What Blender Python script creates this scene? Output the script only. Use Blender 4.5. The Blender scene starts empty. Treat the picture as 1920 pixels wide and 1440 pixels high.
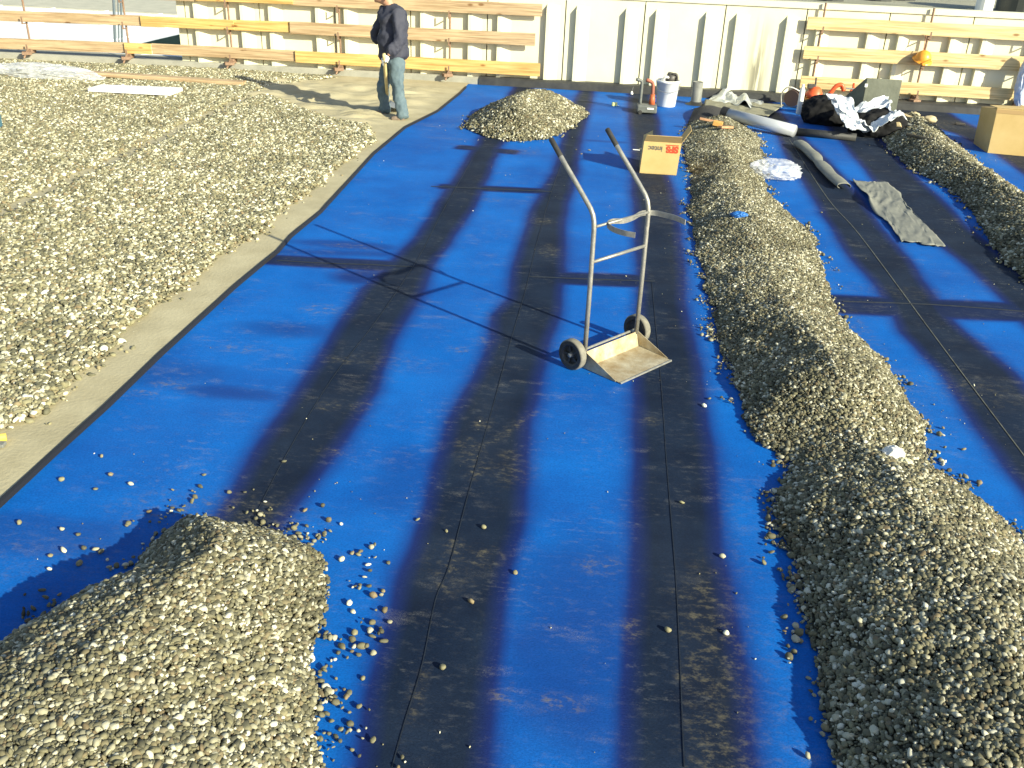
import bpy, bmesh, math, random
import numpy as np
from mathutils import Vector, Matrix, noise as mnoise
random.seed(7); rng = np.random.default_rng(7)
PI = math.pi
S = bpy.context.scene
COL = S.collection

# ---------------------------------------------------------------- camera
FPX, PITCH, YAW, ROLL, CH = 1740.16, .463657, .0852836, .042625, 2.6
_f = np.array([-math.sin(YAW)*math.cos(PITCH), math.cos(YAW)*math.cos(PITCH), -math.sin(PITCH)])
_r = np.array([math.cos(YAW), math.sin(YAW), 0]); _u = np.cross(_r, _f)
RT = math.cos(ROLL)*_r + math.sin(ROLL)*_u; UP = -math.sin(ROLL)*_r + math.cos(ROLL)*_u
M3 = np.array([RT, UP, _f]); CAM = np.array([0, 0, CH])
cd = bpy.data.cameras.new('camera'); cam = bpy.data.objects.new('camera', cd); COL.objects.link(cam)
cd.sensor_width = 36; cd.lens = FPX/1920*36; cd.clip_start = .05; cd.clip_end = 600
mw = Matrix.Identity(4)
for i in range(3):
    mw[i][0] = RT[i]; mw[i][1] = UP[i]; mw[i][2] = -_f[i]; mw[i][3] = CAM[i]
cam.matrix_world = mw; S.camera = cam
S.render.resolution_x = 1024; S.render.resolution_y = 768

# ---------------------------------------------------------------- light
SUN_EL, SUN_AZ = math.radians(23.3), math.radians(127)      # azimuth from +Y towards +X
w = bpy.data.worlds.new('World'); S.world = w; w.use_nodes = True
nt = w.node_tree; bgn = nt.nodes['Background']
sky = nt.nodes.new('ShaderNodeTexSky'); sky.sky_type = 'NISHITA'; sky.sun_disc = False
sky.sun_elevation = SUN_EL; sky.sun_rotation = SUN_AZ
nt.links.new(sky.outputs[0], bgn.inputs[0]); bgn.inputs[1].default_value = .10
sl = bpy.data.lights.new('sun', 'SUN'); sl.energy = 5.0; sl.angle = math.radians(.5); sl.color = (1, .955, .73)
so = bpy.data.objects.new('sun', sl); COL.objects.link(so)
sdir = Vector((math.cos(SUN_EL)*math.sin(SUN_AZ), math.cos(SUN_EL)*math.cos(SUN_AZ), math.sin(SUN_EL)))
so.rotation_euler = sdir.to_track_quat('Z', 'Y').to_euler(); so.location = sdir*30
S.view_settings.view_transform = 'Standard'; S.view_settings.look = 'None'
S.view_settings.exposure = 0.9; S.view_settings.gamma = 1
S.render.engine = 'CYCLES'

# ---------------------------------------------------------------- pixel -> world
def ray(u, v):
    d = M3.T @ np.array([(u-960)/FPX, -(v-720)/FPX, 1.]); return d/np.linalg.norm(d)
def g(u, v, z=0.):
    d = ray(u, v); return CAM + d*((CH-z)/-d[2])
def at(u, v, Y):
    d = ray(u, v); return CAM + d*(Y/d[1])
def onplane(u, v, P, n):
    d = ray(u, v); return CAM + d*(np.dot(np.asarray(P)-CAM, n)/np.dot(d, n))
V = lambda p: Vector([float(c) for c in p])

# ---------------------------------------------------------------- materials
def mat(name, col, rough=.7, metal=0., var=0., vscale=8., bump=0., bscale=60., spec=.5, col2=None, coords='Object', stretch=None, dist=.01, alpha=None, trans=None):
    m = bpy.data.materials.new(name); m.use_nodes = True; t = m.node_tree; b = t.nodes['Principled BSDF']
    b.inputs['Base Color'].default_value = (*col, 1); b.inputs['Roughness'].default_value = rough
    b.inputs['Metallic'].default_value = metal; b.inputs['Specular IOR Level'].default_value = spec
    tc = t.nodes.new('ShaderNodeTexCoord'); mp = t.nodes.new('ShaderNodeMapping'); t.links.new(tc.outputs[coords], mp.inputs[0])
    if stretch: mp.inputs['Scale'].default_value = stretch
    if var or col2:
        n = t.nodes.new('ShaderNodeTexNoise'); n.inputs['Scale'].default_value = vscale; n.inputs['Detail'].default_value = 6
        n.inputs['Roughness'].default_value = .62
        t.links.new(mp.outputs[0], n.inputs[0])
        r = t.nodes.new('ShaderNodeValToRGB'); r.color_ramp.elements[0].position = .33; r.color_ramp.elements[1].position = .67
        c2 = col2 or tuple(min(1, c*(1+var)) for c in col)
        c1 = col if col2 else tuple(c*(1-var) for c in col)
        r.color_ramp.elements[0].color = (*c1, 1); r.color_ramp.elements[1].color = (*c2, 1)
        t.links.new(n.outputs[0], r.inputs[0]); t.links.new(r.outputs[0], b.inputs['Base Color'])
    if bump:
        n2 = t.nodes.new('ShaderNodeTexNoise'); n2.inputs['Scale'].default_value = bscale; n2.inputs['Detail'].default_value = 5
        t.links.new(mp.outputs[0], n2.inputs[0])
        bp = t.nodes.new('ShaderNodeBump'); bp.inputs['Strength'].default_value = bump; bp.inputs['Distance'].default_value = dist
        t.links.new(n2.outputs[0], bp.inputs['Height']); t.links.new(bp.outputs[0], b.inputs['Normal'])
    if alpha is not None: b.inputs['Alpha'].default_value = alpha
    if trans is not None: b.inputs['Transmission Weight'].default_value = trans
    return m

# ---------------------------------------------------------------- mesh helpers
class MB:
    def __init__(s): s.v = []; s.f = []
    def add(s, vs, fs):
        o = len(s.v); s.v += [tuple(float(c) for c in v) for v in vs]; s.f += [tuple(i+o for i in f) for f in fs]; return s
    def hexa(s, p):   # 4 bottom (ccw) + 4 top
        return s.add(p, [(3,2,1,0),(4,5,6,7),(0,1,5,4),(1,2,6,5),(2,3,7,6),(3,0,4,7)])
    def box(s, c, d, R=None):
        c = Vector(c); h = Vector(d)/2; R = R or Matrix.Identity(3)
        return s.hexa([c + R @ Vector((x*h.x, y*h.y, z*h.z)) for z in (-1,1) for x,y in ((-1,-1),(1,-1),(1,1),(-1,1))])
    def tube(s, path, r, n=12, cap=True):
        P = [V(p) for p in path]; rs = r if hasattr(r, '__len__') else [r]*len(P)
        t0 = (P[1]-P[0]).normalized(); nrm = t0.orthogonal().normalized(); vs = []
        for i, p in enumerate(P):
            t = ((P[min(i+1, len(P)-1)]-P[max(i-1, 0)])).normalized()
            nrm = (nrm - t*nrm.dot(t)).normalized(); bn = t.cross(nrm)
            for k in range(n):
                a = 2*PI*k/n; vs.append(p + (nrm*math.cos(a) + bn*math.sin(a))*rs[i])
        fs = [(i*n+k, i*n+(k+1)%n, (i+1)*n+(k+1)%n, (i+1)*n+k) for i in range(len(P)-1) for k in range(n)]
        if cap: fs += [tuple(reversed(range(n))), tuple(range((len(P)-1)*n, len(P)*n))]
        return s.add(vs, fs)
    def lathe(s, c, axis, prof, n=32):   # prof: (r, h) along axis
        c = V(c); ax = V(axis).normalized(); a = ax.orthogonal().normalized(); b = ax.cross(a); vs = []
        for r, h in prof:
            for k in range(n):
                t = 2*PI*k/n; vs.append(c + ax*h + (a*math.cos(t)+b*math.sin(t))*r)
        fs = [(i*n+k, i*n+(k+1)%n, (i+1)*n+(k+1)%n, (i+1)*n+k) for i in range(len(prof)-1) for k in range(n)]
        return s.add(vs, fs)
    def strip(s, pts, up, th):     # band: centre pts, up half vector, thickness vector list
        vs = []; n = len(pts)
        for p, u_, t in zip(pts, up, th):
            p, u_, t = V(p), V(u_), V(t); vs += [p-u_-t, p+u_-t, p+u_+t, p-u_+t]
        fs = [(i*4+k, i*4+(k+1)%4, (i+1)*4+(k+1)%4, (i+1)*4+k) for i in range(n-1) for k in range(4)]
        return s.add(vs, fs + [(3,2,1,0), tuple((n-1)*4+k for k in range(4))])
    def build(s, name, m, parent=None, smooth=False, bevel=0, origin=None):
        me = bpy.data.meshes.new(name)
        vs = s.v
        if origin is not None: vs = [tuple(a-b for a, b in zip(v, origin)) for v in vs]
        me.from_pydata(vs, [], s.f); me.materials.append(m); me.update()
        bm = bmesh.new(); bm.from_mesh(me); bmesh.ops.recalc_face_normals(bm, faces=bm.faces); bm.to_mesh(me); bm.free()
        if smooth:
            me.shade_smooth()
        o = bpy.data.objects.new(name, me); COL.objects.link(o)
        if origin is not None: o.location = origin
        if parent is not None:
            o.parent = parent; bpy_loc = Vector(parent.location)
            o.matrix_parent_inverse = Matrix.Translation(-world_loc(parent))
        if bevel:
            b = o.modifiers.new('bevel', 'BEVEL'); b.width = bevel; b.segments = 2; b.limit_method = 'ANGLE'
        return o
def world_loc(o):
    l = Vector((0,0,0)); M = Matrix.Identity(4); ch = []
    while o is not None: ch.append(o); o = o.parent
    for q in reversed(ch): M = M @ (q.matrix_parent_inverse if q.parent else Matrix.Identity(4)) @ Matrix.Translation(q.location)
    return M.to_translation()
def tag(o, label=None, cat=None, group=None, kind=None):
    if label: o['label'] = label
    if cat: o['category'] = cat
    if group: o['group'] = group
    if kind: o['kind'] = kind
    return o
def thing(name, loc, label, cat, group=None):
    o = bpy.data.objects.new(name, None); COL.objects.link(o); o.location = V(loc); o.empty_display_size = .1
    return tag(o, label, cat, group)
def rotz(a): return Matrix.Rotation(a, 3, 'Z')
def smooth_path(P, k=6):
    P = [np.array(p, float) for p in P]; out = []
    Q = [2*P[0]-P[1]] + P + [2*P[-1]-P[-2]]
    for i in range(1, len(Q)-2):
        for j in range(k):
            t = j/k; a, b, c, d = Q[i-1:i+3]
            out.append(.5*((2*b)+(-a+c)*t+(2*a-5*b+4*c-d)*t*t+(-a+3*b-3*c+d)*t**3))
    return out + [P[-1]]
def vnoise(x, y, sc, seed=0, oct=3):
    """cheap value noise on arrays, about -1..1"""
    tot = np.zeros(np.shape(x)); amp = 1; n = 0
    for o in range(oct):
        X = np.asarray(x)*sc*2**o + 37.7*seed + 11*o; Y = np.asarray(y)*sc*2**o + 91.3*seed + 5*o
        xi = np.floor(X).astype(np.int64); yi = np.floor(Y).astype(np.int64); fx = X-xi; fy = Y-yi
        fx = fx*fx*(3-2*fx); fy = fy*fy*(3-2*fy)
        def h(a, b):
            n_ = (a*374761393 + b*668265263 + seed*1442695 + o*97531) & 0xffffffff
            n_ = ((n_ ^ (n_ >> 13))*1274126177) & 0xffffffff
            return ((n_ ^ (n_ >> 16)) & 0xffff)/32767.5-1
        tot += amp*((h(xi,yi)*(1-fx)+h(xi+1,yi)*fx)*(1-fy)+(h(xi,yi+1)*(1-fx)+h(xi+1,yi+1)*fx)*fy); n += amp; amp *= .5
    return tot/n
def sst(a, b, x): t = np.clip((x-a)/(b-a), 0, 1); return t*t*(3-2*t)
def poly_sd(px, py, poly):
    """signed distance, positive inside"""
    P = np.asarray(poly)[:, :2]; d = np.full(px.shape, 1e9); ins = np.zeros(px.shape, bool); n = len(P)
    for i in range(n):
        a, b = P[i], P[(i+1) % n]; e = b-a; L = (e**2).sum()+1e-12
        t = np.clip(((px-a[0])*e[0]+(py-a[1])*e[1])/L, 0, 1)
        d = np.minimum(d, np.hypot(px-a[0]-t*e[0], py-a[1]-t*e[1]))
        if a[1] != b[1]:
            c = ((a[1] > py) != (b[1] > py)) & (px < (b[0]-a[0])*(py-a[1])/(b[1]-a[1])+a[0]); ins ^= c
    return np.where(ins, d, -d)
def grid_mesh(name, X, Y, Z, m, attrs=None, mask=None, smooth=True):
    ny, nx = X.shape; co = np.stack([X, Y, Z], -1).reshape(-1, 3)
    idx = np.arange(nx*ny).reshape(ny, nx)
    q = np.stack([idx[:-1,:-1], idx[:-1,1:], idx[1:,1:], idx[1:,:-1]], -1).reshape(-1, 4)
    if mask is not None:
        mk = mask.reshape(-1); q = q[mk[q].all(1)]
    used = np.unique(q); re = -np.ones(nx*ny, int); re[used] = np.arange(len(used)); q = re[q]; co = co[used]
    me = bpy.data.meshes.new(name); me.vertices.add(len(co)); me.vertices.foreach_set('co', co.astype(np.float32).ravel())
    me.loops.add(q.size); me.loops.foreach_set('vertex_index', q.ravel().astype(np.int32))
    me.polygons.add(len(q)); me.polygons.foreach_set('loop_start', np.arange(0, q.size, 4, dtype=np.int32))
    me.update(calc_edges=True)
    for k, a in (attrs or {}).items():
        at_ = me.attributes.new(k, 'FLOAT', 'POINT'); at_.data.foreach_set('value', a.reshape(-1)[used].astype(np.float32))
    if smooth: me.shade_smooth()
    me.materials.append(m)
    o = bpy.data.objects.new(name, me); COL.objects.link(o); return o
def pix(poly, z=0.): return [g(a, b, z)[:2] for a, b in poly]
def ribbon(name, pts, wdt, z, m, parent=None, thick=.003):
    P = [np.array([p[0], p[1], z]) for p in pts]; up = []; 
    for i in range(len(P)):
        t = P[min(i+1, len(P)-1)]-P[max(i-1, 0)]; t /= np.linalg.norm(t); up.append(np.array([-t[1], t[0], 0])*wdt/2)
    return MB().strip(P, up, [np.array([0,0,thick/2])]*len(P)).build(name, m, parent)

# ================================================================ MEMBRANE
EDGE = [(0,948),(50,902),(100,855),(200,765),(300,668),(380,595),(440,540),(500,490),(520,474),(545,445),(600,400),(650,345),(700,290),(760,240),(820,210),(862,176),(880,158)]
KF = [(-200,103),(0,112),(220,121),(433,131),(633,143),(820,156),(907,160),(1172,177),(1307,183),(1500,194),(1690,205),(1865,217),(2100,232)]   # kerb front foot
KB = [(-200,88),(0,96),(353,110),(625,125),(763,135),(846,141),(907,148),(1172,159),(1307,166),(1500,174),(1690,185),(1865,197),(2100,210)]      # wall foot, on kerb
KZ = .12
KFG = [g(a, b) for a, b in KF]; KBG = [g(a, b, KZ) for a, b in KB]
def fit_line(P, deg=2):
    P = np.array(P); c = np.polyfit(P[:,0], P[:,1], deg); return lambda x: np.polyval(c, x)
kf = fit_line(KFG); kb = fit_line(KBG)
kfl = lambda x: min(kf(x), kb(x)-.3)

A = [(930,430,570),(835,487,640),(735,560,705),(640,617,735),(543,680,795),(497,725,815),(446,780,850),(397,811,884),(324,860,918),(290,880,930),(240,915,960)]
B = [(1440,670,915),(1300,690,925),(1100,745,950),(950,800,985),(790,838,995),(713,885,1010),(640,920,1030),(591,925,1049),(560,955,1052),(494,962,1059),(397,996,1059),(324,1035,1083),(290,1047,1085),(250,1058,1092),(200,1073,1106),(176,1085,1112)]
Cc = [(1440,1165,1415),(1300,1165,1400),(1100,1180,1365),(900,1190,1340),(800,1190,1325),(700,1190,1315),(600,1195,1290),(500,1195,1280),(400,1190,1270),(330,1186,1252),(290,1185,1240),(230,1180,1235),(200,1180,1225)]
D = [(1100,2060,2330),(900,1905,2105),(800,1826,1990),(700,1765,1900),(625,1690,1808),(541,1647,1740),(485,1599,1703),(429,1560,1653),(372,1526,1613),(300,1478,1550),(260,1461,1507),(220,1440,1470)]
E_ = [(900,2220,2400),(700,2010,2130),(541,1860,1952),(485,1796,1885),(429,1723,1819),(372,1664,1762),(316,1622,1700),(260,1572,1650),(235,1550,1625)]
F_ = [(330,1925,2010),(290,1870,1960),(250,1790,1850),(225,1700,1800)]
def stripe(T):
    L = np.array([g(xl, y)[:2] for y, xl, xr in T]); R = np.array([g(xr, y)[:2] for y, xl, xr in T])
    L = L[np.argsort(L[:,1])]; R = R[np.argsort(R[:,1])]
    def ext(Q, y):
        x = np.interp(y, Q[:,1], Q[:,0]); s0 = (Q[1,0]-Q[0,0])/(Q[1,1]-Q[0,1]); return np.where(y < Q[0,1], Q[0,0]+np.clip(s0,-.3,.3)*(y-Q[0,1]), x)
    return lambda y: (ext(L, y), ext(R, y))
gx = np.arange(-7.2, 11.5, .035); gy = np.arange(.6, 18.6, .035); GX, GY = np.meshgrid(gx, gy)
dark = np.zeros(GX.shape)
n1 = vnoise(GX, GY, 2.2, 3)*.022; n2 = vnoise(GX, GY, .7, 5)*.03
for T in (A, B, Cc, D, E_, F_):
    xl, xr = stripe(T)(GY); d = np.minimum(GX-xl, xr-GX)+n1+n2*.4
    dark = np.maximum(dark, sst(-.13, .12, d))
xl, xr = stripe(A)(GY)
def band(p0, p1, hw, soft):
    a, b = g(*p0)[:2], g(*p1)[:2]; e = b-a; L = np.hypot(*e); e /= L
    t = (GX-a[0])*e[0]+(GY-a[1])*e[1]; d = np.abs(-(GX-a[0])*e[1]+(GY-a[1])*e[0])+n1*.4
    return sst(hw+soft, hw-soft*.3, d)*sst(-.12, .03, t)*sst(L+.12, L-.03, t)
for p0, p1, hw, s_ in (((505,487),(800,503),.10,.07),((985,519),(1250,529),.12,.08),((830,350),(1050,360),.09,.06),((1560,570),(1960,588),.17,.1),((440,470),(760,478),.03,.1),((1080,262),(1180,268),.05,.05),((862,276),(965,286),.1,.08)):
    dark = np.maximum(dark, band(p0, p1, hw, s_)*(.82 if hw > .05 else .3))
# soft violet blotches
for (px_, py_, rx, ry, s_) in ((660,460,.5,.1,.3),(690,520,.35,.2,.45),(560,620,.5,.15,.3),(300,700,.5,.2,.25),(1080,1120,.35,.5,.28),(1110,1230,.4,.5,.32),(420,735,.4,.1,.35),(60,1000,.5,.15,.2),(760,900,.2,.35,.2)):
    c = g(px_, py_); q = ((GX-c[0])/rx)**2+((GY-c[1])/ry)**2+vnoise(GX, GY, 2.5, 9)*.5
    dark = np.maximum(dark, s_*sst(1.6, .1, q))
mud = np.zeros(GX.shape)
for (px_, py_, rx, ry, s_) in ((1340,1230,.13,.6,1.),(1350,1420,.13,.35,1.),(1330,1150,.14,.2,.7),(1430,1300,.12,.5,.4),(960,880,.15,.18,.45),(850,1060,.15,.2,.45),(740,680,.3,.15,.5),(1215,280,.2,1.2,.8),(1245,380,.2,.8,.7),(1300,450,.12,.9,.6),(1600,245,.5,.6,.85),(1760,235,.7,.5,.85),(1650,545,.8,.14,.5),(1620,640,.12,.7,.8),(1700,760,.1,.6,.6),(860,220,.35,.5,.6),(1280,500,.1,1.,.5),(1800,730,.5,.25,.45),(1450,260,.4,.7,.7),(1150,290,.25,.4,.2),(1520,300,.2,1.,.6),(400,965,.5,.2,.9),(1190,220,.3,.8,.7),(100,1050,.6,.25,.35),(650,505,.5,.1,.4),(1580,600,.08,.3,.7),(1390,1000,.1,.5,.35),(1880,300,.4,.4,.9)):
    c = g(px_, py_); q = ((GX-c[0])/rx)**2+((GY-c[1])/ry)**2
    mud = np.maximum(mud, s_*sst(1.8, .0, q))
for (px_, py_, rx, ry) in ((882,850,.07,.10),(893,882,.05,.09),(957,858,.05,.07),(958,890,.07,.08),(905,795,.05,.08),(850,1032,.05,.09),(838,1085,.03,.12),(915,1045,.07,.07),(618,762,.06,.06),(675,762,.06,.06),(627,848,.09,.04),(1120,1060,.1,.06),(1180,1180,.05,.07),(325,722,.14,.05),(270,738,.10,.04),(600,580,.14,.10),(860,655,.08,.06),(905,640,.08,.06),(465,1025,.08,.03),(1300,1112,.10,.04),(1310,1160,.12,.03),(1325,1105,.09,.03),(1290,1262,.05,.07),(940,1305,.05,.05),(1050,1320,.10,.05),(780,1300,.02,.16),(870,830,.05,.05),(640,675,.12,.05),(445,655,.16,.06),(1220,790,.08,.04),(1030,470,.10,.16),(1015,415,.12,.1),(925,375,.12,.08),(660,462,.25,.05),(980,285,.2,.15),(820,235,.4,.12),(840,260,.3,.08)):
    c = g(px_, py_); q = ((GX-c[0])/rx)**2+((GY-c[1])/ry)**2; mud = np.maximum(mud, 1.15*sst(1.9, .3, q))
def mline(pp, wd_, st_):
    P_ = smooth_path(pix(pp), 8); d = np.full(GX.shape, 9.)
    for a_ in P_: d = np.minimum(d, np.hypot(GX-a_[0], GY-a_[1]))
    return st_*sst(wd_*2, wd_*.3, d)
mud = np.maximum(mud, mline([(890,850),(925,828),(965,800),(1003,772)], .022, 1.1))
mud = np.maximum(mud, mline([(1745,738),(1780,725),(1820,722),(1860,733),(1880,748)], .03, .9))
# pixel of the membrane edge -> cut
edgeg = pix(EDGE)
ey = np.array([p[1] for p in edgeg]); ex = np.array([p[0] for p in edgeg]); od = np.argsort(ey); ey, ex = ey[od], ex[od]
def edge_x(y):
    s0 = (ex[3]-ex[0])/(ey[3]-ey[0]); return np.where(y < ey[0], ex[0]+s0*(y-ey[0]), np.interp(y, ey, ex))
# gentle real wrinkles in the sheet
GZ = .0012*vnoise(GX*.5, GY*2.2, 1.2, 21) + .0008*vnoise(GX, GY*3, 1.5, 22)*dark

mm = bpy.data.materials.new('blue_membrane'); mm.use_nodes = True; t = mm.node_tree; b = t.nodes['Principled BSDF']
def N(ty, **k):
    n = t.nodes.new(ty)
    for a, v in k.items(): n.inputs[a].default_value = v
    return n
Lk = lambda a, b_: t.links.new(a, b_)
tc = N('ShaderNodeTexCoord')
def noise_n(sc, det=5, stretch=None, rough=.6):
    n = N('ShaderNodeTexNoise'); n.inputs['Scale'].default_value = sc; n.inputs['Detail'].default_value = det; n.inputs['Roughness'].default_value = rough
    mp = N('ShaderNodeMapping'); Lk(tc.outputs['Object'], mp.inputs[0]); Lk(mp.outputs[0], n.inputs[0])
    if stretch: mp.inputs['Scale'].default_value = stretch
    return n
def ramp(src, stops):
    r = N('ShaderNodeValToRGB'); cr = r.color_ramp
    while len(cr.elements) < len(stops): cr.elements.new(.5)
    for e, (p, c) in zip(cr.elements, stops): e.position = p; e.color = (*c, 1) if len(c) == 3 else c
    Lk(src, r.inputs[0]); return r
def mth(op, a, b_, clamp=False):
    n = N('ShaderNodeMath'); n.operation = op; n.use_clamp = clamp
    for i, x in enumerate((a, b_)):
        if hasattr(x, 'links'): Lk(x, n.inputs[i])
        else: n.inputs[i].default_value = x
    return n.outputs[0]
def mixc(fac, c1, c2):
    n = N('ShaderNodeMix'); n.data_type = 'RGBA'
    for i, x in ((0, fac), (6, c1), (7, c2)):
        if hasattr(x, 'links'): Lk(x, n.inputs[i])
        elif isinstance(x, tuple): n.inputs[i].default_value = (*x, 1)
        else: n.inputs[i].default_value = x
    return n.outputs[2]
ad = N('ShaderNodeAttribute'); ad.attribute_name = 'dark'; am = N('ShaderNodeAttribute'); am.attribute_name = 'mud'
nb = noise_n(1.1, 4); nf = noise_n(95, 4, (1, 1.6, 1)); nfi = noise_n(330, 2)
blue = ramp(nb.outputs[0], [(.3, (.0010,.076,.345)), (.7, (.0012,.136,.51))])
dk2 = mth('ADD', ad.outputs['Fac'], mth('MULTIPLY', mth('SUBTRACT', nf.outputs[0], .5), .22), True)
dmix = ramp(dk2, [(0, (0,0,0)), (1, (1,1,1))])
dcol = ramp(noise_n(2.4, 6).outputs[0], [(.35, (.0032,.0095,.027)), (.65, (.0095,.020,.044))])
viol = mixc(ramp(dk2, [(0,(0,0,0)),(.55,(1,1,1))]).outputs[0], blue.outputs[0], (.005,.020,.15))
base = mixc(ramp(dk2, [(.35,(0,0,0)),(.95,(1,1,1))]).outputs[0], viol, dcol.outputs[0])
fib = ramp(nf.outputs[0], [(.3, (.70,.72,.74)), (.7, (1.28,1.25,1.22))])
mu = N('ShaderNodeMix'); mu.data_type = 'RGBA'; mu.blend_type = 'MULTIPLY'; mu.inputs[0].default_value = 1
Lk(base, mu.inputs[6]); Lk(fib.outputs[0], mu.inputs[7]); base = mu.outputs[2]
# dusty scuffs dragged roughly crosswise
n_s = noise_n(3.2, 8, (1, 2.6, 1), .72); n_m = noise_n(1.3, 3)
sc1 = ramp(n_s.outputs[0], [(.54,(0,0,0)),(.66,(1,1,1))])
scf = mth('MULTIPLY', mth('MULTIPLY', sc1.outputs[0], ramp(n_m.outputs[0], [(.46,(0,0,0)),(.60,(1,1,1))]).outputs[0]), ramp(nfi.outputs[0], [(.45,(0,0,0)),(.6,(.55,.55,.55))]).outputs[0])
base = mixc(mth('MULTIPLY', scf, .85), base, (.27,.26,.23))
n_c = noise_n(14, 7, (1, 2.2, 1), .75); n_c2 = noise_n(2.1, 4)
scg = mth('MULTIPLY', ramp(n_c.outputs[0], [(.53,(0,0,0)),(.70,(1,1,1))]).outputs[0], ramp(n_c2.outputs[0], [(.44,(0,0,0)),(.64,(1,1,1))]).outputs[0])
base = mixc(mth('MULTIPLY', scg, .32), base, (.24,.24,.22))
# thin even dust
base = mixc(mth('MULTIPLY', ramp(noise_n(.8, 5).outputs[0], [(.4,(0,0,0)),(.7,(1,1,1))]).outputs[0], .02), base, (.3,.29,.24))
# mud, patchy
n_d = noise_n(16, 8, (1, 1.7, 1), .75)
mf = mth('MULTIPLY', am.outputs['Fac'], ramp(n_d.outputs[0], [(.50,(.03,.03,.03)),(.66,(1,1,1))]).outputs[0])
base = mixc(mth('MULTIPLY', mf, .55), base, (.19,.165,.10))
Lk(base, b.inputs['Base Color']); b.inputs['Roughness'].default_value = .72; b.inputs['Specular IOR Level'].default_value = .16
bp = N('ShaderNodeBump'); bp.inputs['Strength'].default_value = .5; bp.inputs['Distance'].default_value = .002
Lk(nf.outputs[0], bp.inputs['Height']); bp2 = N('ShaderNodeBump'); bp2.inputs['Strength'].default_value = .35; bp2.inputs['Distance'].default_value = .01
Lk(noise_n(3.5, 3, (.6, 2.2, 1)).outputs[0], bp2.inputs['Height']); Lk(bp.outputs[0], bp2.inputs['Normal']); Lk(bp2.outputs[0], b.inputs['Normal'])
inside = (GX > edge_x(GY)-.10) & (GY < np.array([kf(x) for x in gx])[None, :]+.25)
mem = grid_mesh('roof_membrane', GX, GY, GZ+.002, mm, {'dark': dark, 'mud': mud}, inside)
tag(mem, 'bright blue roofing membrane with blurred black lap stripes and dusty scuffs', 'membrane', kind='structure')

seam_m = mat('seam', (.010,.015,.024), .6, var=.4, vscale=20)
seam_l = mat('seam_pale', (.10,.105,.085), .8, var=.5, vscale=12)
for pts, wd, m_ in (([(470,985),(539,850),(621,713),(700,610),(752,535),(790,475),(830,397),(885,300)], .004, seam_m), ([(735,1440),(758,1358),(792,1246),(817,1125),(843,1060),(880,920),(925,760),(959,635),(986,543),(1008,451),(1035,358),(1060,290)], .004, seam_m),
                ([(1283,1440),(1268,1100),(1250,870),(1238,700),(1222,530)], .004, seam_m), ([(1480,262),(1550,370),(1611,440),(1773,659),(1919,854),(2060,1040)], .007, seam_l)):
    ribbon('seam', smooth_path(pix(pts), 5), wd, .0042, m_, mem, .0012)
for pts in ([(520,489),(600,494),(690,497),(772,501)], [(992,519),(1100,524),(1228,528)], [(808,350),(900,354),(1035,360)], [(1580,566),(1750,572),(1960,588)]):
    ribbon('lap_edge', smooth_path(pix(pts), 4), .011, .005, seam_m, mem, .005)

# sandy fleece on the left (raised a little) and everything under the gravel field
ground_m = mat('fleece_sand', (.35,.305,.185), .95, col2=(.45,.40,.255), vscale=3.0, bump=.6, bscale=40, dist=.006)
gx2 = np.arange(0, 15, .05); gy2 = np.arange(.4, 18.5, .05); HS, HY = np.meshgrid(gx2, gy2); HX = edge_x(HY)-HS[:, ::-1]+gx2[0]; HX = edge_x(HY)-(gx2[-1]-HS)
wr = sst(10.8, 12.2, HY)*sst(-6.6, -5.2, HX)*sst(16.4, 15.3, HY)
HZ = .022 + .005*vnoise(HX, HY*2.5, 1.3, 31) + wr*sst(.1, .7, edge_x(HY)-HX)*sst(-.35, .15, -poly_sd(HX, HY, np.array(pix([(705,268),(690,240),(630,232),(560,205),(500,182),(300,200),(300,400),(600,350)])))-.0)*(.10*np.abs(vnoise(HX*.8+HY*.5, HY*3.2-HX*.5, 2.0, 33, 2))+.02*vnoise(HX, HY, 1.5, 34))
kfa = kf(HX)
fin = (HY < kfa+.2)
flz = grid_mesh('fleece_ground', HX, HY, HZ, ground_m, None, fin)
tag(flz, 'beige geotextile fleece laid beside the blue membrane', 'ground', kind='structure')
blk = mat('black_edge', (.014,.014,.015), .6)
E2 = [(edge_x(y)+.006, y) for y in np.arange(.5, 16.3, .04)]
P = [np.array([x, y, .017]) for x, y in E2]
eb = MB().strip(P, [np.array([.012,0,0])]*len(P), [np.array([0,0,.014])]*len(P)).build('edge_strip', blk, mem)

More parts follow.
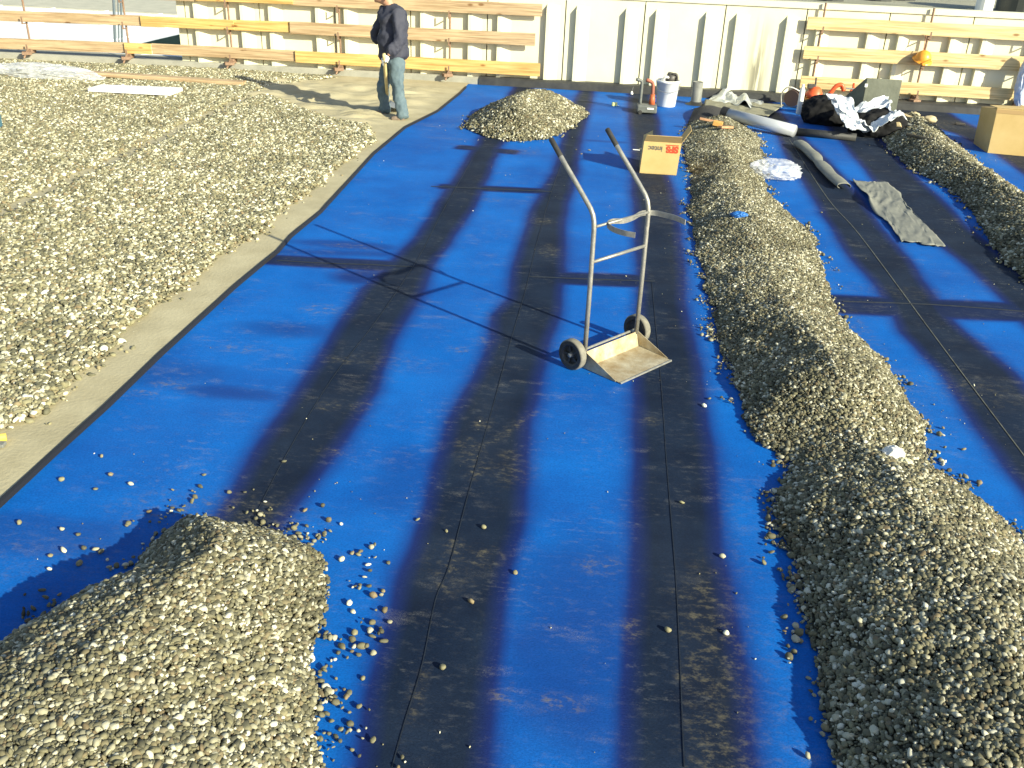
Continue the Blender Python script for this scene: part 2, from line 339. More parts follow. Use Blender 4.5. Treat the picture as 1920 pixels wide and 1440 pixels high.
# ================================================================ PEBBLES
def peb_mat(gain=1., nm='pebble', lo=.70):
    m = bpy.data.materials.new(nm); m.use_nodes = True; t = m.node_tree; b = t.nodes['Principled BSDF']
    oi = t.nodes.new('ShaderNodeObjectInfo'); r = t.nodes.new('ShaderNodeValToRGB'); cr = r.color_ramp
    st = [(0,(.085,.085,.062)),(.16,(.13,.125,.085)),(.34,(.19,.18,.12)),(.52,(.255,.24,.15)),(.68,(.20,.155,.095)),(.72,(.30,.29,.215)),(.83,(.41,.395,.30)),(.91,(.60,.58,.47)),(1,(.78,.77,.68))]
    while len(cr.elements) < len(st): cr.elements.new(.5)
    for e, (p, c) in zip(cr.elements, st): e.position = p; e.color = (min(.8, c[0]*gain), min(.78, c[1]*gain*.98), min(.65, c[2]*gain*.93), 1)
    t.links.new(oi.outputs['Random'], r.inputs[0])
    tc = t.nodes.new('ShaderNodeTexCoord'); n = t.nodes.new('ShaderNodeTexNoise'); n.inputs['Scale'].default_value = 90; n.inputs['Detail'].default_value = 4
    t.links.new(tc.outputs['Object'], n.inputs[0])
    r2 = t.nodes.new('ShaderNodeValToRGB'); r2.color_ramp.elements[0].position = .3; r2.color_ramp.elements[1].position = .7
    r2.color_ramp.elements[0].color = (.72,.72,.70,1); r2.color_ramp.elements[1].color = (1.15,1.15,1.12,1); t.links.new(n.outputs[0], r2.inputs[0])
    pn = t.nodes.new('ShaderNodeTexNoise'); pn.inputs['Scale'].default_value = 1.6; pn.inputs['Detail'].default_value = 4
    t.links.new(oi.outputs['Location'], pn.inputs[0]); r3 = t.nodes.new('ShaderNodeValToRGB'); r3.color_ramp.elements[0].position = .36; r3.color_ramp.elements[1].position = .62
    r3.color_ramp.elements[0].color = (lo,lo,lo*.95,1); r3.color_ramp.elements[1].color = (1.10,1.10,1.08,1); t.links.new(pn.outputs[0], r3.inputs[0])
    m0 = t.nodes.new('ShaderNodeMix'); m0.data_type = 'RGBA'; m0.blend_type = 'MULTIPLY'; m0.inputs[0].default_value = 1
    t.links.new(r.outputs[0], m0.inputs[6]); t.links.new(r3.outputs[0], m0.inputs[7]); r = m0; rs_ = m0.outputs[2]
    mx = t.nodes.new('ShaderNodeMix'); mx.data_type = 'RGBA'; mx.blend_type = 'MULTIPLY'; mx.inputs[0].default_value = 1
    t.links.new(rs_, mx.inputs[6]); t.links.new(r2.outputs[0], mx.inputs[7]); t.links.new(mx.outputs[2], b.inputs['Base Color'])
    b.inputs['Roughness'].default_value = .75; b.inputs['Specular IOR Level'].default_value = .35
    return m
PEB = peb_mat(.86); PEBL = peb_mat(1.14, 'pebble_dusty', .86)
core_m = mat('gravel_gap_shade', (.10,.095,.062), .95, col2=(.16,.15,.10), vscale=30, bump=.6, bscale=60)  # dark olive core colour stands in for the shade between pebbles
pcol = bpy.data.collections.new('pebble_shapes'); pcol2 = bpy.data.collections.new('pebble_shapes_dusty'); PM = []; PL = []
for k in range(7):
    bm = bmesh.new(); bmesh.ops.create_icosphere(bm, subdivisions=2, radius=1)
    sc_ = ((1.25,.95,.62), (1.05,.95,.72), (1.4,.8,.6), (1.1,1.0,.5), (1.15,.8,.8), (1.0,.85,.68), (1.3,1.05,.66))[k]
    for v in bm.verts:
        d = mnoise.noise(v.co*1.1+Vector((k*7,k*3,1)))*.34 + mnoise.noise(v.co*2.3+Vector((k*5,2,k)))*.10
        v.co = Vector((v.co.x*sc_[0], v.co.y*sc_[1], v.co.z*sc_[2]))*(1+d)
    me = bpy.data.meshes.new('pebble_shape'); bm.to_mesh(me); bm.free(); me.shade_smooth(); me.materials.append(PEB)
    o = bpy.data.objects.new('pebble_shape', me); pcol.objects.link(o); PM.append(me)
    me2 = me.copy(); me2.materials.clear(); me2.materials.append(PEBL); o2 = bpy.data.objects.new('pebble_shape_dusty', me2); pcol2.objects.link(o2); PL.append(me2)
ng = bpy.data.node_groups.new('lay_pebbles', 'GeometryNodeTree')
ng.interface.new_socket('Geometry', in_out='INPUT', socket_type='NodeSocketGeometry'); ng.interface.new_socket('Geometry', in_out='OUTPUT', socket_type='NodeSocketGeometry')
gi = ng.nodes.new('NodeGroupInput'); go = ng.nodes.new('NodeGroupOutput'); iop = ng.nodes.new('GeometryNodeInstanceOnPoints')
ci = ng.nodes.new('GeometryNodeCollectionInfo'); ci.inputs['Collection'].default_value = pcol; ci.inputs['Separate Children'].default_value = True; ci.inputs['Reset Children'].default_value = True
def na(nm, ty):
    a = ng.nodes.new('GeometryNodeInputNamedAttribute'); a.data_type = ty; a.inputs['Name'].default_value = nm; return a.outputs['Attribute']
ng.links.new(gi.outputs[0], iop.inputs['Points']); ng.links.new(ci.outputs[0], iop.inputs['Instance'])
iop.inputs['Pick Instance'].default_value = True
ng.links.new(na('pick', 'INT'), iop.inputs['Instance Index']); ng.links.new(na('scl', 'FLOAT_VECTOR'), iop.inputs['Scale'])
ng.links.new(na('peb', 'BOOLEAN'), iop.inputs['Selection'])
e2r = ng.nodes.new('FunctionNodeEulerToRotation'); ng.links.new(na('rot', 'FLOAT_VECTOR'), e2r.inputs[0]); ng.links.new(e2r.outputs[0], iop.inputs['Rotation'])
jn = ng.nodes.new('GeometryNodeJoinGeometry'); ng.links.new(iop.outputs[0], jn.inputs[0]); ng.links.new(gi.outputs[0], jn.inputs[0]); ng.links.new(jn.outputs[0], go.inputs[0])
ng2 = ng.copy(); [setattr(n.inputs['Collection'], 'default_value', pcol2) for n in ng2.nodes if n.bl_idname == 'GeometryNodeCollectionInfo']

def hexpts(x0, x1, y0, y1, sp):
    ys = np.arange(y0, y1, sp*.866); xs = np.arange(x0, x1, sp); X, Y = np.meshgrid(xs, ys); X = X+(np.arange(len(ys)) % 2)[:, None]*sp/2
    return (X+rng.uniform(-.42, .42, X.shape)*sp).ravel(), (Y+rng.uniform(-.42, .42, X.shape)*sp).ravel()
def gravel(name, poly, H, sp, size, label, cat='gravel pile', layers=2, res=.03, fringe=.10, extra_ok=None, fr_den=.3, dens=1.0, zbase=.004, group=None, sink=.012):
    P = np.array(poly); x0, y0 = P.min(0)-.3; x1, y1 = P.max(0)+.3
    xs = np.arange(x0, x1, res); ys = np.arange(y0, y1, res); X, Y = np.meshgrid(xs, ys)
    sd = poly_sd(X, Y, P); sdn = sd + vnoise(X, Y, 4., 41)*.05
    Z = H(X, Y, sdn)
    m = sdn > -.01
    core = grid_mesh(name, X, Y, np.where(m, Z-sink, -.02)+zbase, core_m, None, m)
    pts = []
    for L in range(layers):
        px, py = hexpts(x0, x1, y0, y1, sp)
        s = poly_sd(px, py, P)+vnoise(px, py, 4., 41)*.05
        if L == 0: keep = (s > -.005) | ((s > -fringe) & (rng.random(px.shape) < fr_den*2.4*np.exp(s/(fringe*.38))*sst(-.1, .45, vnoise(px, py, 7., 43))))
        else: keep = (s > .02) & (rng.random(px.shape) < .75)
        if dens < 1: keep &= rng.random(px.shape) < dens
        if extra_ok is not None: keep &= extra_ok(px, py)
        px, py, s = px[keep], py[keep], s[keep]
        pz = np.where(s > 0, H(px, py, s), 0)+size*.45*(1 if L == 0 else 1.4)+rng.uniform(-.15, .25, px.shape)*size+zbase
        pts.append(np.stack([px, py, pz], 1))
    Q = np.concatenate(pts); me = core.data; n0 = len(me.vertices); me.vertices.add(len(Q))
    
    tmp = np.zeros((n0+len(Q))*3, np.float32); me.vertices.foreach_get('co', tmp); tmp = tmp.reshape(-1, 3); tmp[n0:] = Q; me.vertices.foreach_set('co', tmp.ravel())
    n = len(tmp)
    a = me.attributes.new('peb', 'BOOLEAN', 'POINT'); v = np.zeros(n, bool); v[n0:] = True; a.data.foreach_set('value', v)
    a = me.attributes.new('pick', 'INT', 'POINT'); a.data.foreach_set('value', rng.integers(0, 7, n).astype(np.int32))
    a = me.attributes.new('rot', 'FLOAT_VECTOR', 'POINT')
    rot = np.stack([rng.normal(0, .45, n), rng.normal(0, .45, n), rng.uniform(0, 2*PI, n)], 1); a.data.foreach_set('vector', rot.astype(np.float32).ravel())
    a = me.attributes.new('scl', 'FLOAT_VECTOR', 'POINT'); sz = size*.5*np.clip(rng.lognormal(-.03, .38, n), .42, 2.0); sc3 = sz[:, None]*rng.uniform(.88, 1.12, (n, 3)); a.data.foreach_set('vector', sc3.astype(np.float32).ravel())
    me.update(); md = core.modifiers.new('pebbles', 'NODES'); md.node_group = group or ng
    print(name, len(Q)); return tag(core, label, cat, kind='stuff')
def cone(Hmax, slope=.62, bumpa=.03, bs=1.7, seed=1):
    def H(X, Y, s):
        s = np.maximum(s, 0); h = Hmax*(1-np.exp(-(slope*s/Hmax)**1.15)) if False else Hmax*np.tanh(slope*s/Hmax)
        return h + np.minimum(1, s/.25)*bumpa*vnoise(X, Y, bs, seed)+np.minimum(1, s/.1)*.008*vnoise(X, Y, 9, seed+1)
    return H
HT = {}
# front left heap
p1 = pix([(250,1085),(335,985),(420,985),(520,1000),(600,1050),(622,1130),(600,1220),(588,1300),(585,1380),(610,1440),(640,1560),(500,1900),(-150,2000),(-420,1700),(-300,1420),(-90,1270),(80,1170),(170,1115)])
HT['front'] = cone(.35, .82, .03, 1.6, 51)
gravel('gravel_heap', p1, HT['front'], .0140, .0165, 'large heap of rounded grey pebbles in the front left corner on the blue membrane', res=.02, fringe=.28, fr_den=.15)
# long ridge
RL = [(1292,232),(1283,262),(1283,290),(1300,340),(1292,400),(1310,470),(1330,560),(1350,640),(1380,730),(1400,790),(1418,826),(1478,862),(1492,880),(1446,925),(1458,980),(1478,1050),(1500,1150),(1520,1250),(1538,1350),(1560,1440),(1600,1600),(1680,1800)]
RR = [(2500,1800),(2260,1500),(2080,1200),(1925,1040),(1860,960),(1790,905),(1745,880),(1728,800),(1690,740),(1640,660),(1572,600),(1548,530),(1525,450),(1480,405),(1438,360),(1430,300),(1425,262),(1395,238),(1340,228)]
p2 = pix(RL+RR)
gapc = g(1500,862)
def H2(X, Y, s):
    q_ = sst(4.6, 6.2, Y); q2_ = sst(8.0, 10.5, Y)
    h = cone(.39, .82, .05, 1.9, 61)(X, Y, s)*(1-q_)+(cone(.24, .60, .045, 1.9, 61)(X, Y, s)*(1-q2_)+cone(.20, .46, .035, 1.9, 61)(X, Y, s)*q2_)*q_
    h = h+np.minimum(1, np.maximum(s,0)/.15)*.018*vnoise(X, Y, 4.5, 65)
    big = .78+.30*vnoise(X*0, Y, .55, 63, 1)+.25*sst(4.6, 3.2, Y)-.38*np.exp(-((Y-gapc[1]-.25)/.33)**2)+.22*sst(12.6, 13.4, Y)
    return h*np.clip(big, .35, 1.35)
HT['ridge'] = H2
gravel('gravel_ridge', p2, H2, .0160, .0168, 'long winding ridge of grey pebbles right of the hand truck, across the blue membrane', res=.025, fringe=.12, fr_den=.35)
# right ridge
p3 = pix([(1655,255),(1660,275),(1700,310),(1790,362),(1832,410),(1850,440),(1880,490),(1930,535),(2100,640),(2200,560),(2040,440),(1925,376),(1870,338),(1812,290),(1775,262),(1740,235),(1700,215),(1680,235)])
HT['right'] = cone(.26, .68, .03, 1.5, 71)
gravel('gravel_ridge', p3, HT['right'], .023, .022, 'gravel ridge at the right edge of the photo running past the big cardboard box', res=.03, fringe=.12)
# back pile
c4 = g(985, 245); cc = g(985, 232)
p4 = pix([(872,238),(890,250),(930,262),(985,266),(1030,262),(1060,245),(1085,228),(1100,214),(1092,206),(1060,200),(1000,196),(930,200),(890,215)])
HT['back'] = cone(.46, .60, .03, 1.5, 81)
gravel('gravel_heap', p4, HT['back'], .025, .024, 'small conical heap of pebbles on the blue membrane near the far wall', res=.03, fringe=.14)
# field on the left
fr = [(-60,845),(14,814),(69,795),(106,759),(151,713),(197,681),(220,635),(275,594),(321,566),(362,534),(413,483),(491,442),(541,392),(601,350),(650,305),(705,268),(690,240),(630,232),(560,205),(500,182),(505,166),(590,154),(622,148),(433,136),(220,126),(0,117)]
p5 = pix(fr)+[np.array([-13.2, 16.6]), np.array([-13.2, 8.0]), np.array([-6.5, 4.0])]
pa, pb = g(-60,438)[:2], g(500,172)[:2]; pe = (pb-pa)/np.linalg.norm(pb-pa)
def okp(x, y):
    d = np.abs(-(x-pa[0])*pe[1]+(y-pa[1])*pe[0])+vnoise(x, y, 5, 91)*.035
    t_ = (x-pa[0])*pe[0]+(y-pa[1])*pe[1]
    return (d > .10) | (rng.random(x.shape) < .06) | (t_ > np.linalg.norm(pb-pa))
def H5(X, Y, s):
    s = np.maximum(s, 0); d = np.abs(-(X-pa[0])*pe[1]+(Y-pa[1])*pe[0])
    return (.022*np.tanh(s/.08)+.030*vnoise(X, Y, .9, 93)*np.minimum(1, s/.3)+.006*vnoise(X, Y, 6, 94)*np.minimum(1, s/.1))*sst(.02, .16, d)+.018
fld = gravel('gravel_field', p5, H5, .0245, .0245, 'wide level field of pale pebbles covering the left side of the roof', 'gravel', layers=2, res=.05, fringe=.13, fr_den=.22, extra_ok=okp, zbase=.012, group=ng2, sink=.001)
fld.data.materials[0] = mat('gravel_bed_sandy', (.28,.25,.165), .95, col2=(.38,.345,.23), vscale=12, bump=.6, bscale=60)

# individual loose pebbles on the blue sheet
loose = [(533,868),(907,991),(783,977),(966,1077),(883,1131),(830,1255),(728,1058),(718,1111),(700,1228),(720,1206),(655,1303),(191,858),(208,893),(246,910),(383,893),(116,902),(376,915),(180,920),(37,983),(117,995),(147,1005),(238,988),(245,1090)[:2],(120,1035),(95,1045),(93,1070),(158,1031),(190,1037),(180,1033),(149,1060),(80,1110),(112,1118),(140,1142),(10,1228),(1320,763),(1278,945),(1361,1190),(1330,750),(75,1175),(1354,1046),(1252,1185),(660,1040),(672,1043),(640,1052),(690,1062),(675,1100),(700,1120),(655,1135),(662,1150),(665,1190),(680,1275),(650,1310),(1740,880),(1697,833),(1700,815),(1770,868),(1806,845),(1835,908),(1480,1068),(1436,1012),(1500,1205),(1540,400),(560,1003),(572,960),(640,985),(1105,283),(1080,282),(1090,290)]
for i, (a_, b_) in enumerate(loose):
    p = g(a_, b_); o = bpy.data.objects.new('pebble', PL[i % 7]); COL.objects.link(o); s_ = random.uniform(.009, .0155)
    o.scale = (s_, s_, s_); o.location = (p[0], p[1], .004+s_*.6); o.rotation_euler = (random.uniform(-.3,.3), random.uniform(-.3,.3), random.uniform(0, 6))
    if a_ > 1390 and a_ < 1600 and b_ > 380: lb, gr = 'stray pebble just outside the left foot of the long ridge', 'stray pebbles left of the long ridge'
    elif a_ > 1600: lb, gr = 'stray pebble on the blue strip right of the long ridge', 'stray pebbles right of the long ridge'
    elif b_ < 320: lb, gr = 'stray pebble beside the small far heap, behind the hand truck grip', 'stray pebbles by the far heap'
    elif a_ > 1200: lb, gr = 'stray pebble on the black stripe between the hand truck and the long ridge', 'stray pebbles on the right black stripe'
    elif a_ > 750: lb, gr = 'stray pebble alone on the middle black stripe right of the front heap', 'stray pebbles on the middle black stripe'
    elif a_ > 500: lb, gr = 'stray pebble scattered off the right side of the front heap', 'stray pebbles right of the front heap'
    else: lb, gr = 'stray pebble between the front heap and the black-edged fleece', 'stray pebbles left of the front heap'
    tag(o, lb, 'pebble', gr)

# grit and crumbs trodden over the sheet
def grit(name, n, label):
    x = rng.uniform(-5.5, 8, n*6); y = rng.uniform(1.6, 15.5, n*6)
    near = np.full(x.shape, 9.)
    for P_ in (p1, p2, p3, p4): near = np.minimum(near, np.maximum(-poly_sd(x, y, np.array(P_)), 0)+np.where(poly_sd(x, y, np.array(P_)) > 0, 9, 0))
    pr = .05+.9*np.exp(-near/.22); pr *= sst(-.25, .5, vnoise(x, y, 3.1, 77))
    k = (rng.random(x.shape) < pr) & (x > edge_x(y)+.05); x, y = x[k][:n], y[k][:n]
    me = bpy.data.meshes.new(name); me.vertices.add(len(x)); sz = rng.lognormal(math.log(.0024), .45, len(x))
    me.vertices.foreach_set('co', np.stack([x, y, .004+sz*.5], 1).astype(np.float32).ravel())
    def A_(nm, ty, v, key): a = me.attributes.new(nm, ty, 'POINT'); a.data.foreach_set(key, v)
    m = len(x); A_('peb', 'BOOLEAN', np.ones(m, bool), 'value'); A_('pick', 'INT', rng.integers(0, 7, m).astype(np.int32), 'value')
    A_('rot', 'FLOAT_VECTOR', rng.uniform(0, 6, (m, 3)).astype(np.float32).ravel(), 'vector'); A_('scl', 'FLOAT_VECTOR', np.repeat(sz, 3).astype(np.float32), 'vector')
    o = bpy.data.objects.new(name, me); COL.objects.link(o); o.modifiers.new('pebbles', 'NODES').node_group = ng2
    print('grit', m); return tag(o, label, 'grit', kind='stuff')
grit('grit', 5200, 'fine pale grit and crumbs scattered over the blue membrane around the heaps')

# ================================================================ KERB, WALL, BACKGROUND
conc = mat('kerb_concrete', (.26,.255,.21), .9, col2=(.35,.34,.28), vscale=4, bump=.3, bscale=50)
flash = mat('black_flashing', (.022,.023,.024), .62, col2=(.045,.045,.042), vscale=5, bump=.5, bscale=12)
def kerb(name, x0, x1, m, label, cat, dz=0., fo=0.):
    xs = np.linspace(x0, x1, 40); mb = MB(); a = []; up = []
    vs = []
    for x in xs:
        yf, yb = kf(x)+fo, max(kb(x), kf(x)+.3)+.3; z = KZ+dz
        vs += [(x, yf, -.05), (x, yf+.02, z-.03), (x, yf+.06, z), (x, yb, z), (x, yb, -.05)]
    n = 5; fs = [(i*n+k, i*n+k+1, (i+1)*n+k+1, (i+1)*n+k) for i in range(len(xs)-1) for k in range(n-1)]
    fs += [(4,3,2,1,0), tuple((len(xs)-1)*n+k for k in range(5))]
    return tag(mb.add(vs, fs).build(name, m), label, cat)
xk = g(893,152,KZ)[0]
kerb('concrete_kerb', -20, xk, conc, 'low pale concrete kerb under the left guardrail and behind the gravel', 'kerb')
kerb('flashing_upstand', xk+.002, 13, flash, 'black bitumen upstand along the foot of the white wall', 'upstand', .012, -.03)

wall_m = mat('white_panel', (.66,.635,.46), .75, col2=(.72,.70,.52), vscale=1.5, bump=.1, bscale=30)
joint_m = mat('joint', (.30,.29,.22), .9)
xs_ = []
WT = np.mean([onplane(u_, v_, (0, kb(g(u_, 165, KZ)[0]), 0), np.array([0,1,0]))[2] for u_, v_ in ((1600,15),(1740,24),(1830,30),(1500,12))])
print('wall top', WT, 'kb', kb(-10), kb(-3), kb(0), kb(3), kb(7), 'kf', kf(-10), kf(0), kf(7))
wall = thing('panel_wall', (0, kb(0)+.2, KZ), 'long white ribbed concrete panel wall along the far side of the roof', 'wall')
def wx(u_):  # world x of the wall at picture column u_ (bottom)
    v_ = np.interp(u_, [p[0] for p in KB], [p[1] for p in KB]); return g(u_, v_, KZ)[0]
x_a, x_b = wx(1053), wx(1343); per = (x_b-x_a)/2
off = [(wx(1075)-x_a)/per, (wx(1165)-x_a)/per]
print('panel', per, off)
xl0 = wx(353); k0 = int(math.floor((xl0-x_a)/per)); k = k0
while x_a+k*per < 11.5:
    xa = x_a+k*per; xb = xa+per-.02; xa = max(xa, xl0)
    ya, yb = kb(xa), kb(xb); T_ = .14
    mb = MB(); tdir = Vector((xb-xa, yb-ya, 0)).normalized(); nd = Vector((tdir.y, -tdir.x, 0))
    # face subdivided
    mb.hexa([(xa,ya,KZ-.1),(xb,yb,KZ-.1),(xb,yb+T_,KZ-.1),(xa,ya+T_,KZ-.1),(xa,ya,WT),(xb,yb,WT),(xb,yb+T_,WT),(xa,ya+T_,WT)])
    pan = None
    for oi_, of in enumerate(off):
        rx = x_a+k*per+of*per
        if rx < xl0+.05: continue
        c = Vector((rx, kb(rx), 0)); wb, wf, dp = .035, .03, .082
        z0, z1, z2 = KZ-.1, WT-.17, WT-.15
        bl, br = c-tdir*wb, c+tdir*.20; fl, fr_ = c-tdir*(wb-.006)+nd*dp, c+tdir*wf+nd*dp
        p = [(*bl.xy, z0), (*fl.xy, z0), (*fr_.xy, z0), (*br.xy, z0), (*bl.xy, z1+.0), (*fl.xy, z1-.06), (*fr_.xy, z1-.06), (*br.xy, z1)]
        top = [(*(c-tdir*wb*.6).xy, z2), (*(c+tdir*wb*.7).xy, z2)]
        mb.add([Vector(q)-nd*0 for q in p]+[Vector(top[0])+nd*.002, Vector(top[1])+nd*.002],
               [(0,1,5,4),(1,2,6,5),(2,3,7,6),(4,5,8),(5,6,9,8),(6,7,9)])
    pan = mb.build('wall_panel', wall_m, wall)
    k += 1
kend = k
MB().strip([(x, kb(x)+.07, WT+.02) for x in np.linspace(xl0, x_a+kend*per, 30)], [np.array([0,.10,0])]*30, [np.array([0,0,.045])]*30).build('coping', wall_m, wall)
MB().strip([(x, kb(x)+.09, .5) for x in np.linspace(xl0+.01, x_a+kend*per-.01, 30)], [np.array([0,0,WT-.9+.3])]*30, [np.array([0,.01,0])]*30).build('joint_filler', joint_m, wall)
# weathered streaks below the coping on one panel: dirt with its own shape, in the panel material
def streak_mat(m, cx, wdt):
    t = m.node_tree; b = t.nodes['Principled BSDF']; src = b.inputs['Base Color'].links[0].from_socket
    tc = t.nodes.new('ShaderNodeTexCoord'); mp = t.nodes.new('ShaderNodeMapping'); mp.inputs['Scale'].default_value = (14, 1, 1.1)
    n = t.nodes.new('ShaderNodeTexNoise'); n.inputs['Scale'].default_value = 1; n.inputs['Detail'].default_value = 6
    t.links.new(tc.outputs['Object'], mp.inputs[0]); t.links.new(mp.outputs[0], n.inputs[0])
    r = t.nodes.new('ShaderNodeValToRGB'); r.color_ramp.elements[0].position = .40; r.color_ramp.elements[1].position = .54
    t.links.new(n.outputs[0], r.inputs[0])
    sx = t.nodes.new('ShaderNodeSeparateXYZ'); t.links.new(tc.outputs['Object'], sx.inputs[0])
    def M_(op, a, b2, c2=None):
        q = t.nodes.new('ShaderNodeMath'); q.operation = op; q.use_clamp = False
        for i, x in enumerate((a, b2)):
            if hasattr(x, 'links'): t.links.new(x, q.inputs[i])
            else: q.inputs[i].default_value = x
        return q.outputs[0]
    dx = M_('ABSOLUTE', M_('SUBTRACT', sx.outputs['X'], cx), 0)
    mask = t.nodes.new('ShaderNodeMapRange'); mask.inputs[1].default_value = wdt; mask.inputs[2].default_value = wdt*.2; t.links.new(dx, mask.inputs[0])
    hz = t.nodes.new('ShaderNodeMapRange'); hz.inputs[1].default_value = WT*.95; hz.inputs[2].default_value = WT*.35; t.links.new(sx.outputs['Z'], hz.inputs[0])
    f = M_('MULTIPLY', M_('MULTIPLY', r.outputs[0], mask.outputs[0]), hz.outputs[0])
    thin = M_('ADD', M_('MULTIPLY', f, .85), .0)
    mx = t.nodes.new('ShaderNodeMix'); mx.data_type = 'RGBA'; t.links.new(thin, mx.inputs[0]); t.links.new(src, mx.inputs[6]); mx.inputs[7].default_value = (.16,.15,.10,1)
    t.links.new(mx.outputs[2], b.inputs['Base Color'])
streak_mat(wall_m, wx(1412), .22)

# far roof beyond the wall and the lower surroundings
far_m = mat('far_gravel_roof', (.26,.255,.18), .95, col2=(.36,.35,.26), vscale=1.2, bump=.8, bscale=30, dist=.03)
def quad(name, x0, x1, y0, y1, z, m): return MB().add([(x0,y0,z),(x1,y0,z),(x1,y1,z),(x0,y1,z)], [(0,1,2,3)]).build(name, m)
tag(MB().hexa([(xl0+.25,kb(xl0)+.45,-6),(120,kb(7)+.45,-6),(120,200,-6),(xl0+.25,200,-6),(xl0+.25,kb(xl0)+.45,WT-.12),(120,kb(7)+.45,WT-.12),(120,200,WT-.12),(xl0+.25,200,WT-.12)]).build('far_roof', far_m), 'flat gravel roof stretching beyond the white wall', 'roof', kind='structure')
tag(quad('ground', -260, 260, -80, 400, -6.0, mat('far_ground', (.16,.17,.09), .95, var=.3, vscale=.3)), kind='structure')
tag(MB().hexa([(-20,-3,-6),(13,-3,-6),(13,kf(13)+.25,-6),(-20,kf(-20)+.25,-6),(-20,-3,-.03),(13,-3,-.03),(13,kf(13)+.25,-.03),(-20,kf(-20)+.25,-.03)]).build('roof_slab', conc), kind='structure')
white_m = mat('white_metal_roof', (.80,.80,.76), .5, var=.04, vscale=2)
ZR = -.9
nbx1 = xl0-.02
nb_ = thing('neighbour_building', (-14, 24, ZR), 'bright white low building roof beyond the left guardrail', 'building')
yN = 19.0; yF = g(80, 15, ZR)[1]
MB().hexa([(-40,yN,-6),(nbx1,yN,-6),(nbx1,yF,-6),(-40,yF,-6),(-40,yN,ZR),(nbx1,yN,ZR),(nbx1,yF,ZR),(-40,yF,ZR)]).build('roof', white_m, nb_)
gm = mat('gravel_roof_back', (.40,.39,.31), .95, col2=(.5,.48,.38), vscale=2, bump=.5, bscale=20)
tag(MB().hexa([(-60,yF+.3,-6),(nbx1,yF+.3,-6),(nbx1,160,-6),(-60,160,-6),(-60,yF+.3,ZR),(nbx1,yF+.3,ZR),(nbx1,160,ZR),(-60,160,ZR)]).build('gravel_roof', gm), 'pale gravel roof behind the white building', 'roof', kind='structure')
for i in range(14):
    x = -34+i*2.0
    if x < nbx1: MB().box((x, (yN+yF)/2, ZR+.02), (.05, yF-yN-.1, .04)).build('standing_seam', white_m, nb_)
green_m = mat('green_panel', (.15,.23,.16), .7, var=.2)
# dark grated gutter in front of the white building
gut = thing('gutter_grating', (-13, yN-.25, ZR), 'dark grated gutter showing under the bottom plank at the far left', 'gutter')
dkm = mat('dark_grate', (.03,.035,.03), .7)
pl, pr = at(-30,99,yN-.3), at(70,102,yN-.3)
for a_, b_, m_ in ((-120,5,dkm),(8,70,dkm),(75,103,green_m),(110,155,dkm),(158,202,green_m)):
    q0, q1 = at(a_, 93+a_*.035, yN-.3), at(b_, 93+b_*.035, yN-.3)
    MB().hexa([(q0[0],yN-.55,q0[2]-.5),(q1[0],yN-.55,q1[2]-.5),(q1[0],yN-.3,q1[2]-.5),(q0[0],yN-.3,q0[2]-.5),(q0[0],yN-.55,q0[2]),(q1[0],yN-.55,q1[2]),(q1[0],yN-.3,q1[2]),(q0[0],yN-.3,q0[2])]).build('grate_section' if m_ is dkm else 'green_section', m_, gut)
# green wedge beside the wall end, its dark colour stands for a shaded wall triangle
w0, w1, w2 = at(262,82,19.3), at(345,84,19.3), at(345,63,19.3)
mb = MB().add([w0, w1, w2, np.array(w0)+[0,.8,0], np.array(w1)+[0,.8,0], np.array(w2)+[0,.8,0]], [(0,1,2),(5,4,3),(0,3,4,1),(1,4,5,2),(2,5,3,0)])
tag(mb.build('shaded_wall_wedge', green_m), 'dark green wedge coloured as a shaded triangle of wall, on the white roof beside the wall end', 'shaded wall')
pipe_m = mat('pipe_blue_grey', (.17,.21,.24), .5, metal=.4)
pts = thing('pipe_mast', at(214,80,19.6), 'slim blue-grey vertical pipes standing behind the left guardrail', 'pipe')
for u0, u1, r_ in ((211,216,.028),(220,223,.014),(225,229,.02)):
    a_, b_ = at(u0,-60,19.6), at(u1,84,19.6); MB().tube([b_, (a_[0], b_[1], a_[2])], r_, 10).build('pipe', pipe_m, pts)
po = at(351,-40,18.3); pq = at(354,112,18.3)
tag(MB().tube([pq, po], .02, 10).build('corner_pole', pipe_m), 'thin grey pole at the left end of the white panel wall', 'pole')
# things on the far roof
dark_m = mat('dark_vent', (.05,.055,.05), .7)
ZF = WT-.12
def gq(u_, v_): return g(u_, v_, ZF)
v1 = gq(1912, 22)
vt = thing('roof_vent', v1, 'dark round vent on the gravel roof beyond the wall, top right corner', 'vent')
MB().lathe(v1, (0,0,1), [(.0,0),(.45,0),(.45,.25),(.3,.3),(.3,.5),(.6,.55),(.5,.72),(0,.8)], 24).build('vent_body', dark_m, vt)
wv = MB().lathe(v1-np.array([.75,.2,0]), (0,0,1), [(0,0),(.16,0),(.16,.35),(0,.42)], 16).build('vent_cap', white_m, vt)
for j, (u_, v_) in enumerate(((1645,1),(1690,0),(1555,1))):
    c = gq(u_, v_)
    tag(MB().lathe(c, (0,0,1), [(0,0),(.28,0),(.28,.1),(.2,.16),(0,.18)], 16).build('roof_drain', dark_m),
        ('small dark roof drain beyond the wall, above the start of the right guardrail', 'small dark roof drain beyond the wall, nearest the round vent', 'small dark roof drain beyond the wall, farthest left of the three')[j] if True else '', 'roof drain', 'roof drains beyond the wall')

